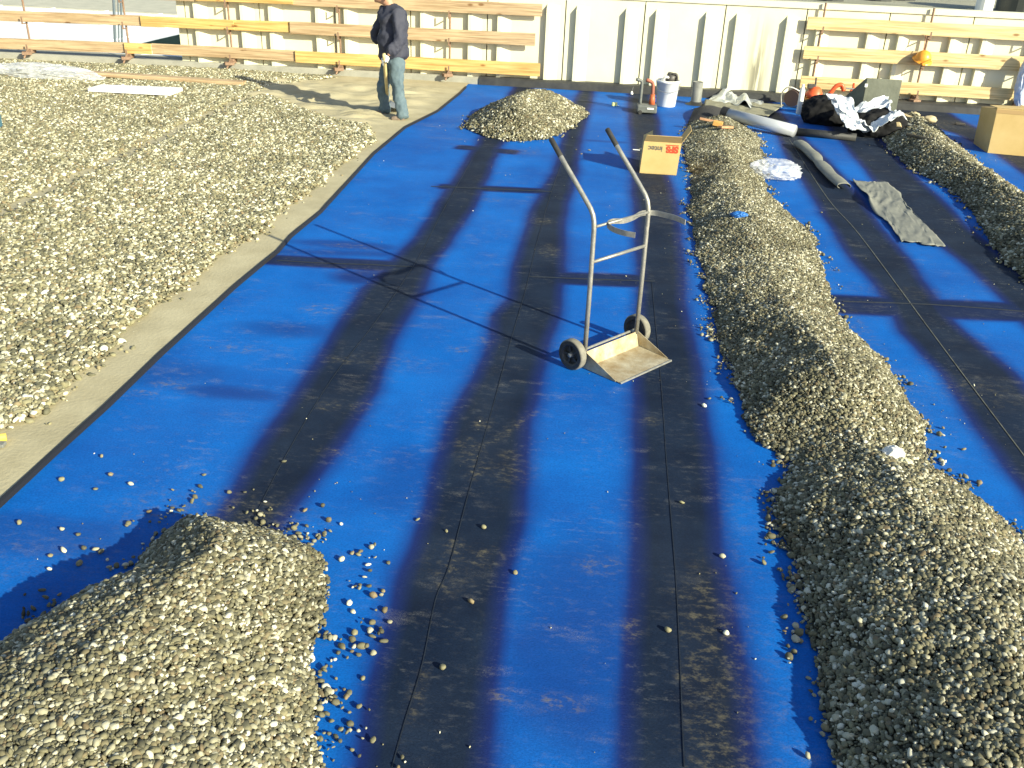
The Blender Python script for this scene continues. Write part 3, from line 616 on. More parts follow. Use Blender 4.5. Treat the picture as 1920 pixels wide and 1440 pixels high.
# ================================================================ GUARDRAILS
def wood(nm, c, c2):
    m = mat(nm, c, .78, col2=c2, vscale=2.5, stretch=(1,8,14), bump=.2, bscale=20); t = m.node_tree; b = t.nodes['Principled BSDF']; src = b.inputs['Base Color'].links[0].from_socket
    tc = t.nodes.new('ShaderNodeTexCoord'); mp = t.nodes.new('ShaderNodeMapping'); mp.inputs['Scale'].default_value = (1.2, 10, 42); n = t.nodes.new('ShaderNodeTexNoise'); n.inputs['Scale'].default_value = 1; n.inputs['Detail'].default_value = 6; n.inputs['Distortion'].default_value = .6
    t.links.new(tc.outputs['Object'], mp.inputs[0]); t.links.new(mp.outputs[0], n.inputs[0])
    r = t.nodes.new('ShaderNodeValToRGB'); r.color_ramp.elements[0].position = .32; r.color_ramp.elements[1].position = .6; r.color_ramp.elements[0].color = (.62,.56,.48,1); r.color_ramp.elements[1].color = (1.05,1.05,1.05,1); t.links.new(n.outputs[0], r.inputs[0])
    vo = t.nodes.new('ShaderNodeTexVoronoi'); vo.inputs['Scale'].default_value = 1; mp2 = t.nodes.new('ShaderNodeMapping'); mp2.inputs['Scale'].default_value = (2.2, 1, 5.5); t.links.new(tc.outputs['Object'], mp2.inputs[0]); t.links.new(mp2.outputs[0], vo.inputs[0])
    r2 = t.nodes.new('ShaderNodeValToRGB'); r2.color_ramp.elements[0].position = .07; r2.color_ramp.elements[1].position = .15; r2.color_ramp.elements[0].color = (.45,.33,.22,1); r2.color_ramp.elements[1].color = (1,1,1,1); t.links.new(vo.outputs['Distance'], r2.inputs[0])
    for q_ in (r, r2):
        x = t.nodes.new('ShaderNodeMix'); x.data_type = 'RGBA'; x.blend_type = 'MULTIPLY'; x.inputs[0].default_value = 1; t.links.new(src, x.inputs[6]); t.links.new(q_.outputs[0], x.inputs[7]); src = x.outputs[2]
    t.links.new(src, b.inputs['Base Color']); return m
wood_y = wood('plank_yellow', (.57,.36,.11), (.67,.46,.18))
wood_g = wood('plank_grey', (.40,.285,.17), (.54,.41,.245))
wood_p = wood('plank_pale', (.62,.47,.22), (.70,.57,.31))
rust = mat('rusty_steel', (.20,.125,.08), .8, metal=.2, col2=(.32,.21,.14), vscale=25, bump=.3, bscale=80)
def oncurve(u_, v_, off):
    d = ray(u_, v_); t_ = 17/d[1]
    for _ in range(25): P_ = CAM+d*t_; t_ = (kb(P_[0])-off)/d[1]
    return CAM+d*t_
FO = .10
def guardrail(name, A_, B_, boards, posts, label):
    A_ = np.array(A_); B_ = np.array(B_); e = (B_-A_)[:2]; e /= np.linalg.norm(e); nrm = np.array([-e[1], e[0], 0.])   # away from camera
    if nrm[1] < 0: nrm = -nrm
    root = thing(name, (*(A_[:2]+B_[:2])/2, KZ), label, 'guardrail')
    Pb = A_ - nrm*.055
    for (u0, t0, b0, u1, t1, b1, m_, fo) in boards:
        q = [oncurve(u0, b0, FO+.03), oncurve(u1, b1, FO+.03), oncurve(u1, t1, FO+.03), oncurve(u0, t0, FO+.03)]
        # square the ends, keep each plank straight
        q[3][:2] = q[0][:2]; q[2][:2] = q[1][:2]
        o_ = -nrm*fo; th = nrm*.03
        MB().hexa([q[0]+o_, q[1]+o_, q[1]+o_+th, q[0]+o_+th, q[3]+o_, q[2]+o_, q[2]+o_+th, q[3]+o_+th]).build('plank', m_, root, bevel=.004)
    for (u_, vf, bro, ztop) in posts:
        ft = oncurve(u_, vf-7, FO-.02); ft[2] = KZ
        top = ft.copy(); top[2] = ztop
        po = MB().tube([ft, top], .017, 10).build('post', rust, root)
        cl = MB(); cl.box(V(ft)+Vector((0,0,.05)), (.09,.16,.08), rotz(math.atan2(e[1], e[0]))); cl.box(V(ft-nrm*.13)+Vector((-.02,0,.02)), (.16,.12,.05), rotz(.5)); cl.tube([ft-nrm*.2+[-.05,0,-.06], ft-nrm*.1+[0,0,.1]], .018, 8)
        cl.build('clamp_foot', rust, po, bevel=.006)
        for zz in bro:
            bk_ = MB(); z_ = zz
            bk_.box(V(ft-nrm*.075)+Vector((0,0,z_-KZ-.13)), (.025,.14,.012), rotz(math.atan2(e[1], e[0])))
            bk_.box(V(ft-nrm*.135)+Vector((0,0,z_-KZ-.07)), (.025,.010,.12), rotz(math.atan2(e[1], e[0])))
            bk_.build('bracket', rust, po)
    return root
fa, fb = g(60,106,KZ), g(843,147,KZ)
def zof(u_, v_, A_, B_):
    A_ = np.array(A_); e = (np.array(B_)-A_)[:2]; e /= np.linalg.norm(e); n_ = np.array([-e[1], e[0], 0.]); return onplane(u_, v_, A_, n_)[2]
zb = [oncurve(440, v_, FO)[2] for v_ in (98, 46, -4)]
print('rail z', zb)
LB = [(-260,62,82,240,80,100,wood_g,.0),(236,80,100,286,82,101.5,wood_y,.034),(286,81.5,101.5,557,95,115.5,wood_g,.0),(555,95,116.5,1012,118.5,143,wood_y,.034),
      (-260,10,30,268,29.5,49,wood_g,.0),(266,29.5,49.5,440,37.5,56,wood_y,.034),(438,37.5,57,547,41,61,wood_y,.0),(545,40,63,1003,62.5,86,wood_g,.034),
      (-260,-44,-24,370,-15,3,wood_g,.0),(368,-15,1,550,-10,8,wood_y,.034),(548,-13,10,1016,8,31,wood_g,.0)]
guardrail('guardrail', fa, fb, LB, [(u_, v_, (zb[0]-.02, zb[1]-.02, zb[2]-.02), zb[2]+.35) for u_, v_ in ((-130,99),(60,106),(245,117),(437,125),(640,134),(843,147))],
          'long plank guardrail with three rows of wooden boards on the left behind the man')
ra, rb = g(1715,187,KZ), g(1908,197,KZ)
# keep the right rail parallel to the wall there
rbx = wx(1930); rb = np.array([rb[0], ra[1]+(kb(rb[0])-kb(ra[0])), KZ])
zr = [oncurve(1727, v_, FO)[2] for v_ in (165, 110, 54)]
RB = [(1499,142,165,1906,167,189,wood_p,.0),(1505,86,110,2060,113,142,wood_p,.0),(1512,31,55,2060,58,84,wood_p,.0)]
gr_r = guardrail('guardrail', ra, rb, RB, [(u_, v_, (zr[0]-.02, zr[1]-.02, zr[2]-.02), zr[2]+.32) for u_, v_ in ((1520,177),(1715,187),(1908,198))],
          'shorter pale plank guardrail with three boards at the top right by the cardboard box')
for o in gr_r.children:
    if o.name.startswith('plank') and abs(o.matrix_world[0][0]) > 0: pass
# orange helmet hung on the right guardrail
orange = mat('orange_plastic', (.85,.30,.03), .4, col2=(.9,.42,.05), vscale=10)
hz_ = oncurve(1732, 104, FO+.16)
hel = thing('safety_helmet', hz_, 'orange plastic helmet hanging from the post of the right guardrail', 'helmet')
mb = MB(); prof = []
for k in range(9):
    a = k/8*PI/2; prof.append((.135*math.sin(a)+.0001, .155*math.cos(a)))
prof += [(.165, -.005), (.165, -.015), (.13, -.01)]
mb.lathe(hz_+np.array([0,.02,-.07]), (.15,-.35,.93), prof, 24).build('shell', orange, hel, smooth=True)
mb = MB(); mb.tube([hz_+np.array([-.02,.0,.06]), hz_+np.array([-.01,.06,.2]), hz_+np.array([0,.12,.30])], .006, 8); mb.build('strap', mat('strap_brown', (.35,.12,.05), .8), hel)
MB().box(V(hz_)+Vector((.03,-.13,-.09)), (.16,.05,.05), Matrix.Rotation(-.5, 3, 'Y')).build('brim', orange, hel, bevel=.01)

# white bag at the far right post
plast_w = mat('bag_white', (.62,.66,.72), .45, var=.12, vscale=12, bump=.5, bscale=10)
def blob(name, c, s, m, seed=0, amp=.3, fr=2.2, sub=5, parent=None, rot=0., flat=None, origin=True):
    bm = bmesh.new(); bmesh.ops.create_icosphere(bm, subdivisions=sub, radius=1); R_ = rotz(rot)
    for v in bm.verts:
        q = v.co.copy(); n_ = 1-abs(mnoise.noise(q*fr+Vector((seed*3.1, seed, 2)))) * 2; n2_ = 1-abs(mnoise.noise(q*fr*2.3+Vector((seed, 5, seed*2.2))))*2
        n3_ = mnoise.noise(q*fr*6+Vector((seed, 1, 4)))
        d = 1+amp*(n_*.6+n2_*.3+n3_*.15-.35)
        co = Vector((q.x*s[0], q.y*s[1], q.z*s[2]))*d
        if flat is not None and co.z < -flat: co.z = -flat+(co.z+flat)*.05
        v.co = R_ @ co
    me = bpy.data.meshes.new(name); bm.to_mesh(me); bm.free(); me.materials.append(m); me.shade_smooth()
    o = bpy.data.objects.new(name, me); COL.objects.link(o); o.location = V(c)
    if parent is not None: o.parent = parent; o.matrix_parent_inverse = Matrix.Translation(-world_loc(parent))
    return o
hb = oncurve(1921, 150, FO+.2)
tag(blob('plastic_bag', hb, (.11,.1,.38), plast_w, 3, .35), 'pale bluish plastic bag hanging on the guardrail at the right edge', 'bag')

# ================================================================ HAND TRUCK
steel = mat('galvanised_tube', (.25,.25,.23), .48, metal=.55, col2=(.38,.37,.33), vscale=30, bump=.15, bscale=120)
steel_p = mat('worn_steel_plate', (.34,.25,.13), .55, metal=.3, col2=(.55,.50,.36), vscale=9, bump=.3, bscale=50)
rubber = mat('rubber', (.035,.035,.033), .75, var=.3, vscale=30)
tyre_m = mat('tyre_dusty', (.16,.15,.12), .85, col2=(.23,.215,.17), vscale=30)
rim_m = mat('rim_black', (.028,.028,.027), .55, col2=(.05,.048,.042), vscale=40)
bL, bR = g(1094,690), g(1190,650); u3 = bR-bL; W = np.linalg.norm(u3); u3 /= W; bk3 = np.array([-u3[1], u3[0], 0]); z3 = np.array([0,0,1.])
tr = thing('hand_truck', (bL+bR)/2, 'upright steel hand truck with two black wheels standing on the blue membrane', 'hand truck')
Lp = lambda a, b_, z: bL+u3*a+bk3*b_+z3*z
for s_ in (0, W):
    pth = [Lp(s_,0,.10), Lp(s_,0,.5), Lp(s_,.005,.93), Lp(s_,.01,.98), Lp(s_,.022,1.02), Lp(s_,.045,1.055), Lp(s_,.075,1.085), Lp(s_,.16,1.17), Lp(s_,.27,1.275), Lp(s_,.40,1.405)]
    tb = MB().tube(pth, .0152, 14).build('side_tube', steel, tr, smooth=True)
    d_ = pth[-1]-pth[-2]; d_ /= np.linalg.norm(d_)
    MB().tube([pth[-1]-d_*.125, pth[-1]-d_*.12, pth[-1]-d_*.11, pth[-1]+d_*.004, pth[-1]+d_*.008], [.0145,.0175,.017,.017,.012], 14).build('grip', rubber, tb, smooth=True)
MB().tube([Lp(0.01,0,.725), Lp(W-.01,0,.725)], .011, 12).build('crossbar', steel, tr, smooth=True)
MB().tube([Lp(0.01,-.003,.952), Lp(W-.01,-.003,.952)], .009, 12).build('crossbar', steel, tr, smooth=True)
cr = smooth_path([g(a_, b_, .945) for a_, b_ in ((1191,441),(1170,437),(1150,430),(1139,421),(1148,415),(1170,414),(1188,408),(1203,400),(1225,399),(1245,403),(1267,409),(1285,417))], 6)
ups = [z3*.017]*len(cr); ths = []
for i in range(len(cr)):
    t_ = cr[min(i+1, len(cr)-1)]-cr[max(i-1, 0)]; t_ /= np.linalg.norm(t_); ths.append(np.array([-t_[1], t_[0], 0])*.0022)
MB().strip(cr, ups, ths).build('cradle', steel, tr, smooth=False)
# toe plate with raised back and triangular cheeks
pl = MB(); D_ = .31; th = .004
a0, b0, a1, b1 = Lp(.0,-.0,.115), Lp(W,-.0,.115), Lp(.0,-.03,.014), Lp(W,-.03,.014)
c0, d0 = Lp(-.0,-D_,.006), Lp(W,-D_,.006)
def slab(q0, q1, q2, q3, n_, t_=.004):
    n_ = np.array(n_)*t_; return pl.hexa([q0, q1, q2, q3, q0+n_, q1+n_, q2+n_, q3+n_])
slab(c0, d0, b1, a1, z3); slab(a1, b1, b0, a0, -bk3)
pl.build('toe_plate', steel_p, tr, bevel=.001)
for s_, sg in ((-.002, -1), (W+.002, 1)):
    q = [Lp(s_,-.0,.125), Lp(s_,-.0,.006), Lp(s_,-D_+.035,.006), Lp(s_,-D_+.035,.014)]
    pl = MB(); slab(*q, u3*sg, .004); pl.build('side_cheek', steel_p, tr)
MB().tube([Lp(0,-D_,.006), Lp(W,-D_,.006)], .008, 8).build('plate_lip', steel, tr)
MB().tube([Lp(-.09,.045,.103), Lp(W+.09,.045,.103)], .009, 10).build('axle', steel, tr)
for s_, sg in ((-.066, -1), (W+.066, 1)):
    c = Lp(s_,.045,.103); ax = u3*sg
    wh = MB().lathe(c, ax, [(.066,-.02),(.080,-.027),(.097,-.026),(.103,-.018),(.103,.018),(.097,.026),(.080,.027),(.066,.02)], 40).build('wheel', tyre_m, tr, smooth=True)
    wh2 = MB(); wh2.lathe(c, ax, [(.0,.010),(.026,.010),(.030,.004),(.055,.004),(.062,.020),(.072,.029),(.094,.0295),(.0965,.026),(.0965,-.026),(.094,-.0295),(.072,-.029),(.062,-.016),(.03,-.01),(0,-.01)], 40)
    for k in range(5):
        a = k*2*PI/5; e1 = V(bk3)*math.cos(a)+V(z3)*math.sin(a); e2_ = V(ax); R_ = Matrix((e1, e2_.cross(e1), e2_)).transposed()
        wh2.box(V(c)+e1*.044+e2_*.012, (.036,.014,.012), R_)
    rm = wh2.build('rim', rim_m, wh)
    MB().lathe(c, ax, [(0,.034),(.012,.034),(.015,.03),(.018,.004),(.018,.0)], 20).build('hub', steel, wh, smooth=True)
# brackets axle -> tubes
for s_ in (0, W):
    MB().tube([Lp(s_,0,.12), Lp(s_,.045,.1)], .01, 8).build('axle_bracket', steel, tr)

# ================================================================ SFS BOX
card = mat('cardboard', (.50,.35,.13), .85, col2=(.59,.43,.185), vscale=3, bump=.1, bscale=80)
f0, f1 = g(1199,325), g(1268,329.5); e = f1-f0; Wb = np.linalg.norm(e); e /= Wb; nb3 = np.array([-e[1], e[0], 0]); Hb = .375; Db = .36
bx = thing('cardboard_box', (f0+f1)/2+nb3*Db/2, 'open cardboard box with red and grey upside-down lettering, beside the pebble ridge', 'cardboard box')
q = lambda a, b_, z: f0+e*a+nb3*b_+z3*z
def panel(p0, p1, p2, p3, n_, t_=.006):
    n_ = np.array(n_)*t_; return MB().hexa([p0, p1, p2, p3, p0+n_, p1+n_, p2+n_, p3+n_])
tl = .018
panel(q(0,0,.002), q(Wb,0,.002), q(Wb,Db,.002), q(0,Db,.002), z3).build('bottom', card, bx)
panel(q(0,0,.0), q(Wb,0,.0), q(Wb+tl,-.0,Hb), q(tl,-.0,Hb), nb3).build('front_panel', card, bx)
panel(q(0,Db-.006,.0), q(Wb,Db-.006,.0), q(Wb+tl,Db-.006,Hb), q(tl,Db-.006,Hb), nb3).build('back_panel', card, bx)
panel(q(0,.0065,.0), q(0,Db-.0065,.0), q(tl,Db-.0065,Hb), q(tl,.0065,Hb), e).build('side_panel', card, bx)
panel(q(Wb-.006,.0065,.0), q(Wb-.006,Db-.0065,.0), q(Wb-.006+tl,Db-.0065,Hb), q(Wb-.006+tl,.0065,Hb), e).build('side_panel', card, bx)
panel(q(Wb+tl,.01,Hb), q(Wb+tl,Db-.01,Hb), q(Wb+tl+.095,Db-.01,Hb+.15), q(Wb+tl+.095,.01,Hb+.15), e).build('flap', card, bx)
panel(q(tl,-.002,Hb+.001), q(Wb+tl,-.002,Hb+.001), q(Wb+tl-.005,-.085,Hb+.085), q(tl+.02,-.085,Hb+.085), z3, .005).build('flap', card, bx)
panel(q(tl+.004,.02,Hb), q(tl+.004,Db-.02,Hb), q(tl+.10,Db-.04,Hb+.06), q(tl+.09,.1,Hb+.05), z3).build('flap', card, bx)
def text(s_, size, pos, xd, yd, m, parent, bold=0., nm='lettering', xs=1.):
    c = bpy.data.curves.new('t', 'FONT'); c.body = s_; c.size = size; c.extrude = .0012; c.offset = bold; c.align_x = 'LEFT'
    o = bpy.data.objects.new('t', c); COL.objects.link(o); bpy.context.view_layer.update()
    me = bpy.data.meshes.new_from_object(o.evaluated_get(bpy.context.evaluated_depsgraph_get())); bpy.data.objects.remove(o)
    xd, yd = V(xd).normalized(), V(yd).normalized(); zd = xd.cross(yd); 
    for v in me.vertices: v.co = V(pos)+xd*v.co.x*xs+yd*v.co.y+zd*(v.co.z+.002)
    me.materials.clear(); me.materials.append(m); r = bpy.data.objects.new(nm, me); COL.objects.link(r)
    r.parent = parent; r.matrix_parent_inverse = Matrix.Translation(-world_loc(parent)); return r
red = mat('red_print', (.55,.06,.02), .7); grey_i = mat('grey_print', (.13,.12,.10), .7)
text('SFS', .100, q(Wb-.010,-.001,Hb-.045), -e, -z3, red, bx, .005, xs=1.0)
MB().box(V((q(.27,-.002,Hb-.03)+q(Wb-.01,-.002,Hb-.03))/2), (float(Wb)-.28,.002,.010), rotz(math.atan2(e[1], e[0]))).build('red_bar', red, bx)
text('intec', .086, q(.238,-.001,Hb-.050), -e, -z3, grey_i, bx, .0012)

# big box at the right edge
F0, B0 = g(1851,287), g(1829,272); F1 = g(1960,297); 
ef = F1-F0; ef /= np.linalg.norm(ef); F1 = F0+ef*.75; F0t = onplane(1870,203, F0, np.cross(ef, z3)); 
B0t = onplane(1841,227, B0, np.cross(ef, z3)); B1 = B0+ef*.75
hh = F0t[2]; F1t = F1+(F0t-F0); B1t = B1+(F0t-F0)*1.0
bb = thing('cardboard_box', (F0+F1)/2, 'large plain cardboard box at the right edge below the guardrail', 'cardboard box')
B0 = F0+(B0-F0)/np.linalg.norm(B0-F0)*.62; B1 = B0+ef*.75; B0t = B0+(F0t-F0)*.86; B1t = B1+(F0t-F0)*.95
big = MB().hexa([F0, F1, B1, B0, F0t, F1t, B1t, B0t]).build('box_body', card, bb, bevel=.004)
MB().hexa([F0t+z3*.004-ef*.0, F1t+z3*.004, (F1t+B1t)/2+z3*.03, (F0t+B0t)/2+z3*.03, F0t+z3*.010, F1t+z3*.010, (F1t+B1t)/2+z3*.036, (F0t+B0t)/2+z3*.036]).build('flap', card, bb)

tpm = mat('brown_tape', (.45,.30,.13), .3)
mdf = (F0+F1)/2; mdt = (F0t+F1t)/2; nf_ = np.cross(ef, z3); nf_ = -nf_ if nf_[1] > 0 else nf_
MB().hexa([F0t+ef*.0+nf_*.002-z3*.06, F1t+nf_*.002-z3*.06, F1t+nf_*.004-z3*.06, F0t+nf_*.004-z3*.06, F0t+nf_*.002-z3*.01, F1t+nf_*.002-z3*.01, F1t+nf_*.004-z3*.01, F0t+nf_*.004-z3*.01]).build('tape', tpm, bb)
# ================================================================ PERSON
def skin_obj(name, verts, edges, radii, m, parent=None, sub=2, root=0):
    me = bpy.data.meshes.new(name); me.from_pydata([tuple(map(float, v)) for v in verts], edges, []); me.materials.append(m)
    o = bpy.data.objects.new(name, me); COL.objects.link(o)
    sk = o.modifiers.new('skin', 'SKIN'); sk.use_smooth_shade = True
    if not me.skin_vertices:
        bm = bmesh.new(); bm.from_mesh(me); bm.verts.layers.skin.verify(); bm.to_mesh(me); bm.free()
    for i, r_ in enumerate(radii):
        d = me.skin_vertices[0].data[i]; d.radius = (r_, r_) if not hasattr(r_, '__len__') else r_; d.use_root = (i == root)
    ss = o.modifiers.new('sub', 'SUBSURF'); ss.levels = sub; ss.render_levels = sub
    if name in ('jacket', 'trousers'):
        for sc_, st_ in ((.14, .075), (.045, .028)):
            tx = bpy.data.textures.new('folds', 'CLOUDS'); tx.noise_scale = sc_; tx.noise_depth = 2
            dm = o.modifiers.new('folds', 'DISPLACE'); dm.texture = tx; dm.strength = st_; dm.mid_level = .5
    if parent is not None: o.parent = parent; o.matrix_parent_inverse = Matrix.Translation(-world_loc(parent))
    return o
fn = g(756,228); ff = g(722,220)
YN, YF_ = fn[1], ff[1]-.0
skin = mat('skin', (.50,.27,.17), .6, var=.1, vscale=15); denim = mat('denim', (.075,.115,.14), .85, col2=(.12,.17,.19), vscale=12, bump=.5, bscale=18)
navy = mat('navy_jacket', (.030,.033,.052), .8, col2=(.045,.048,.07), vscale=8, bump=.6, bscale=9, dist=.03)
glove_m = mat('white_glove', (.75,.75,.70), .8); shoe_m = mat('work_shoe', (.20,.15,.11), .8, var=.3, vscale=20)
Pn = lambda u_, v_: at(u_, v_, YN+.02); Pf = lambda u_, v_: at(u_, v_, YN+.30); Pm = lambda u_, v_: at(u_, v_, YN+.15)
hip = Pm(741,108); chest = Pm(737,52); neck = Pm(733,14); chin = Pm(724,10); 
kn, an = Pn(746,172), Pn(757,216); kf_, af = Pf(716,168), Pf(723,206)
Pa = lambda u_, v_: at(u_, v_, YN-.13)
hn, hf = Pn(744,118), Pf(731,118)
shn, shf = Pn(748,28), Pf(724,26); eln, elf = at(750,78,YN-.08), Pf(702,66); wrn, wrf = at(727,104,YN-.19), Pf(714,78)
headc = Pm(716,-8); headt = Pm(719,-22); jaw = Pm(713,8)
skull = Pm(722,-14)
pv = [hip, chest, neck, headc, hn, kn, an, hf, kf_, af, shn, eln, wrn, shf, elf, wrf, Pm(702,3), skull, jaw, headt]
pe_ = [(0,1),(1,2),(2,3),(0,4),(4,5),(5,6),(0,7),(7,8),(8,9),(1,10),(10,11),(11,12),(1,13),(13,14),(14,15),(3,16),(3,17),(3,18),(17,19)]
pr_ = [.12,.15,.055,.085,.085,.06,.04,.085,.06,.04,.07,.045,.03,.07,.045,.03,.013,.09,.05,.06]
body = skin_obj('person', [p-np.array([*fn[:2], 0]) for p in pv], pe_, pr_, skin); body.location = (fn[0], fn[1], 0)
tag(body, 'man in a navy jacket and jeans bending over a shovel by the left guardrail', 'person')
# trousers
belt = hip+z3*.03
tv = [belt, hn+[0,0,-.02], (hn+kn)/2, kn, (kn+an)/2, an-z3*.06, hf+[0,0,-.02], (hf+kf_)/2, kf_, (kf_+af)/2, af-z3*.06]
skin_obj('trousers', tv, [(0,1),(1,2),(2,3),(3,4),(4,5),(0,6),(6,7),(7,8),(8,9),(9,10)], [.15,.115,.105,.09,.085,.095,.11,.10,.088,.085,.09], denim, body, 3)
# jacket: one surface torso + sleeves
waist = Pm(740,117); bellyc = Pm(735,72)
jv = [waist, Pm(738,96), bellyc, chest+[.02,0,0], Pm(737,30), Pm(730,9), shn, (shn+eln)/2, eln, (eln+wrn)/2, wrn-(wrn-eln)*.06, shf, (shf+elf)/2, elf, (elf+wrf)/2, wrf-(wrf-elf)*.1]
jr = [(.22,.225),(.225,.225),(.225,.22),(.21,.195),(.17,.155),.075,.115,.10,.095,.085,.075,.11,.09,.085,.075,.065]
skin_obj('jacket', jv, [(0,1),(1,2),(2,3),(3,4),(4,5),(4,6),(6,7),(7,8),(8,9),(9,10),(4,11),(11,12),(12,13),(13,14),(14,15)], jr, navy, body, 3)
# shoes
for an_, fy in ((fn, 0), (np.array([af[0], af[1], 0]), .0)):
    a_ = an_+np.array([.02,0,.06]); 
    skin_obj('shoe', [a_, a_+[-.02,0,-.01], a_+[-.10,-.02,-.018], a_+[-.19,-.04,-.025]], [(0,1),(1,2),(2,3)], [.052,.055,.045,.036], shoe_m, body, 1)
hr = blob('hair', skull+np.array([.035,.0,.03]), (.10,.095,.105), mat('grey_hair', (.16,.15,.13), .9, bump=.8, bscale=60), 4, .08, 5, 3, body)
blob('ear', Pm(725,-4)+np.array([0,-.088,0]), (.02,.012,.035), skin, 5, .1, 2, 2, body)
# shovel
s_top = Pf(704,58)+np.array([.0,-.06,0]); s_g = at(721,115,YN-.20); s_low = at(727,190,g(727,216)[1]); s_bl = g(742,218)
ash = mat('ash_handle', (.62,.50,.24), .6, var=.12, vscale=10); bl_m = mat('shovel_steel', (.38,.40,.40), .4, metal=.6, var=.15)
d_ = (s_g-s_low); d_ /= np.linalg.norm(d_)
sh_ = thing('shovel', s_low, 'long wooden-handled shovel held by the man in the navy jacket', 'shovel')
MB().tube([s_low, s_low+d_*.35, s_g, s_g+d_*.14], .024, 12).build('handle', ash, sh_, smooth=True)
# blade: curved pan lying near the floor, pointing right
bd = MB(); vs = []; nx_, ny_ = 8, 7
axx = np.array([.97,-.2,-.10]); axx /= np.linalg.norm(axx); axy = np.array([.2,.97,0]); 
base_ = g(725,213)+z3*.10
for i in range(nx_+1):
    for j in range(ny_+1):
        s1 = i/nx_; t1 = (j/ny_-.5)*2; wd = .14*(1-.25*max(0, s1-.6)**2*4); vs.append(base_+axx*s1*.27+axy*t1*wd+z3*(.035*t1*t1+.03*(1-s1)**4))
fs = [(i*(ny_+1)+j, (i+1)*(ny_+1)+j, (i+1)*(ny_+1)+j+1, i*(ny_+1)+j+1) for i in range(nx_) for j in range(ny_)]
ob = bd.add(vs, fs).build('blade', bl_m, sh_, smooth=True); so_ = ob.modifiers.new('s', 'SOLIDIFY'); so_.thickness = .004
MB().tube([s_low+d_*.12, s_low, base_+z3*.03], [.019,.021,.014], 10).build('socket', bl_m, sh_, smooth=True)
# gloves with curled fingers round the handle
def glove(wr_, grip, side, parent):
    wr_ = np.array(wr_); grip = np.array(grip); f_ = grip-wr_; L = np.linalg.norm(f_); f_ /= L
    h = d_; s1 = np.cross(f_, h); s1 /= np.linalg.norm(s1); s1 *= side
    pv = [wr_, wr_+f_*.05, wr_+f_*.085]; ed = [(0,1),(1,2)]; rr = [.045,.048,.046]
    for k in range(4):
        o0 = grip-f_*.012+h*(.042-.028*k)+s1*.018; a1 = o0+f_*.030+s1*.016; a2 = a1+f_*.012-s1*.028; a3 = a2-f_*.028-s1*.014
        n0 = len(pv); pv += [o0, a1, a2, a3]; ed += [(2,n0),(n0,n0+1),(n0+1,n0+2),(n0+2,n0+3)]; l_ = (.0135,.014,.0135,.012)[k]; rr += [l_*1.15, l_, l_, l_*.85]
    n0 = len(pv); pv += [wr_+f_*.055+h*.035-s1*.01, grip+h*.045-s1*.02, grip+h*.03-s1*.03+f_*.02]; ed += [(1,n0),(n0,n0+1),(n0+1,n0+2)]; rr += [.020,.017,.015]
    return skin_obj('glove', pv, ed, rr, glove_m, parent, 2)
glove(wrn, s_g, 1, body); glove(wrf, Pf(704,56), -1, body)

# ================================================================ MIDDLE / BACK OBJECTS
# bucket
bc = g(1248,199); wpl = mat('white_plastic', (.80,.80,.76), .4)
bu = thing('bucket', bc, 'white plastic bucket holding a dark power tool, near the black upstand', 'bucket')
MB().lathe(bc, (0,0,1), [(0,.004),(.145,.004),(.150,.012),(.182,.37),(.196,.375),(.196,.40),(.186,.41),(.178,.405),(.142,.03),(0,.03)], 36).build('pail', wpl, bu, smooth=True)
MB().tube(smooth_path([bc+[.19,-.03,.37], bc+[.16,-.17,.28], bc+[.0,-.21,.24], bc+[-.16,-.17,.28], bc+[-.19,-.03,.37]], 5), .004, 6).build('wire_handle', steel, bu)
tool_m = mat('tool_dark', (.06,.055,.05), .5, var=.3)
tt = thing('power_tool', bc+[.03,0,.36], 'dark power tool head sticking out of the white bucket', 'power tool')
MB().tube([bc+[.02,.02,.2], bc+[.03,.0,.42], bc+[.05,-.02,.50]], [.05,.085,.075], 16).build('motor_housing', tool_m, tt, smooth=True)
MB().tube(smooth_path([bc+[.05,-.04,.50], bc+[.11,-.05,.50], bc+[.13,-.05,.44], bc+[.12,-.05,.36]], 4), .022, 10).build('handle', tool_m, tt, smooth=True)
MB().tube(smooth_path([bc+[-.1,-.05,.40], bc+[-.05,-.08,.46], bc+[.0,-.06,.45]], 4), .02, 10).build('side_handle', wpl, tt, smooth=True)
# vent pipe stub
vp_ = g(1304,196); pm_ = mat('grey_pipe', (.15,.155,.14), .6, col2=(.21,.21,.19), vscale=10)
pv_ = thing('pipe_stub', vp_, 'dark grey vertical pipe stub between the bucket and the silver sheet', 'pipe')
MB().lathe(vp_, (0,0,1), [(.085,.0),(.085,.36),(.073,.36),(.073,.05),(0,.05)], 28).build('pipe', pm_, pv_, smooth=True)
MB().lathe(vp_, (0,0,1), [(.17,.006),(.12,.012),(.09,.05),(.086,.05)], 28).build('collar', flash, pv_, smooth=True)
# welding / lifting tool with two handles
tb_ = g(1212,213); ttl = thing('roofing_machine', tb_, 'small grey machine with two upright handles, one orange, left of the bucket', 'machine')
gm_ = mat('machine_grey', (.13,.14,.13), .55, var=.25); om_ = mat('machine_orange', (.50,.12,.04), .5, var=.1)
MB().box(V(tb_)+Vector((.0,.05,.075)), (.30,.26,.11)).build('base_body', gm_, ttl, bevel=.015)
MB().box(V(tb_)+Vector((.05,-.083,.09)), (.10,.006,.025)).build('badge', wpl, ttl)
MB().tube(smooth_path([tb_+[-.11,.08,.10], tb_+[-.11,.08,.42], tb_+[-.13,.08,.47], tb_+[-.20,.06,.49]], 4), .025, 12).build('handle', gm_, ttl, smooth=True)
MB().tube([tb_+[.07,.08,.12], tb_+[.07,.08,.2], tb_+[.07,.08,.28]], [.048,.045,.035], 14).build('motor', om_, ttl, smooth=True)
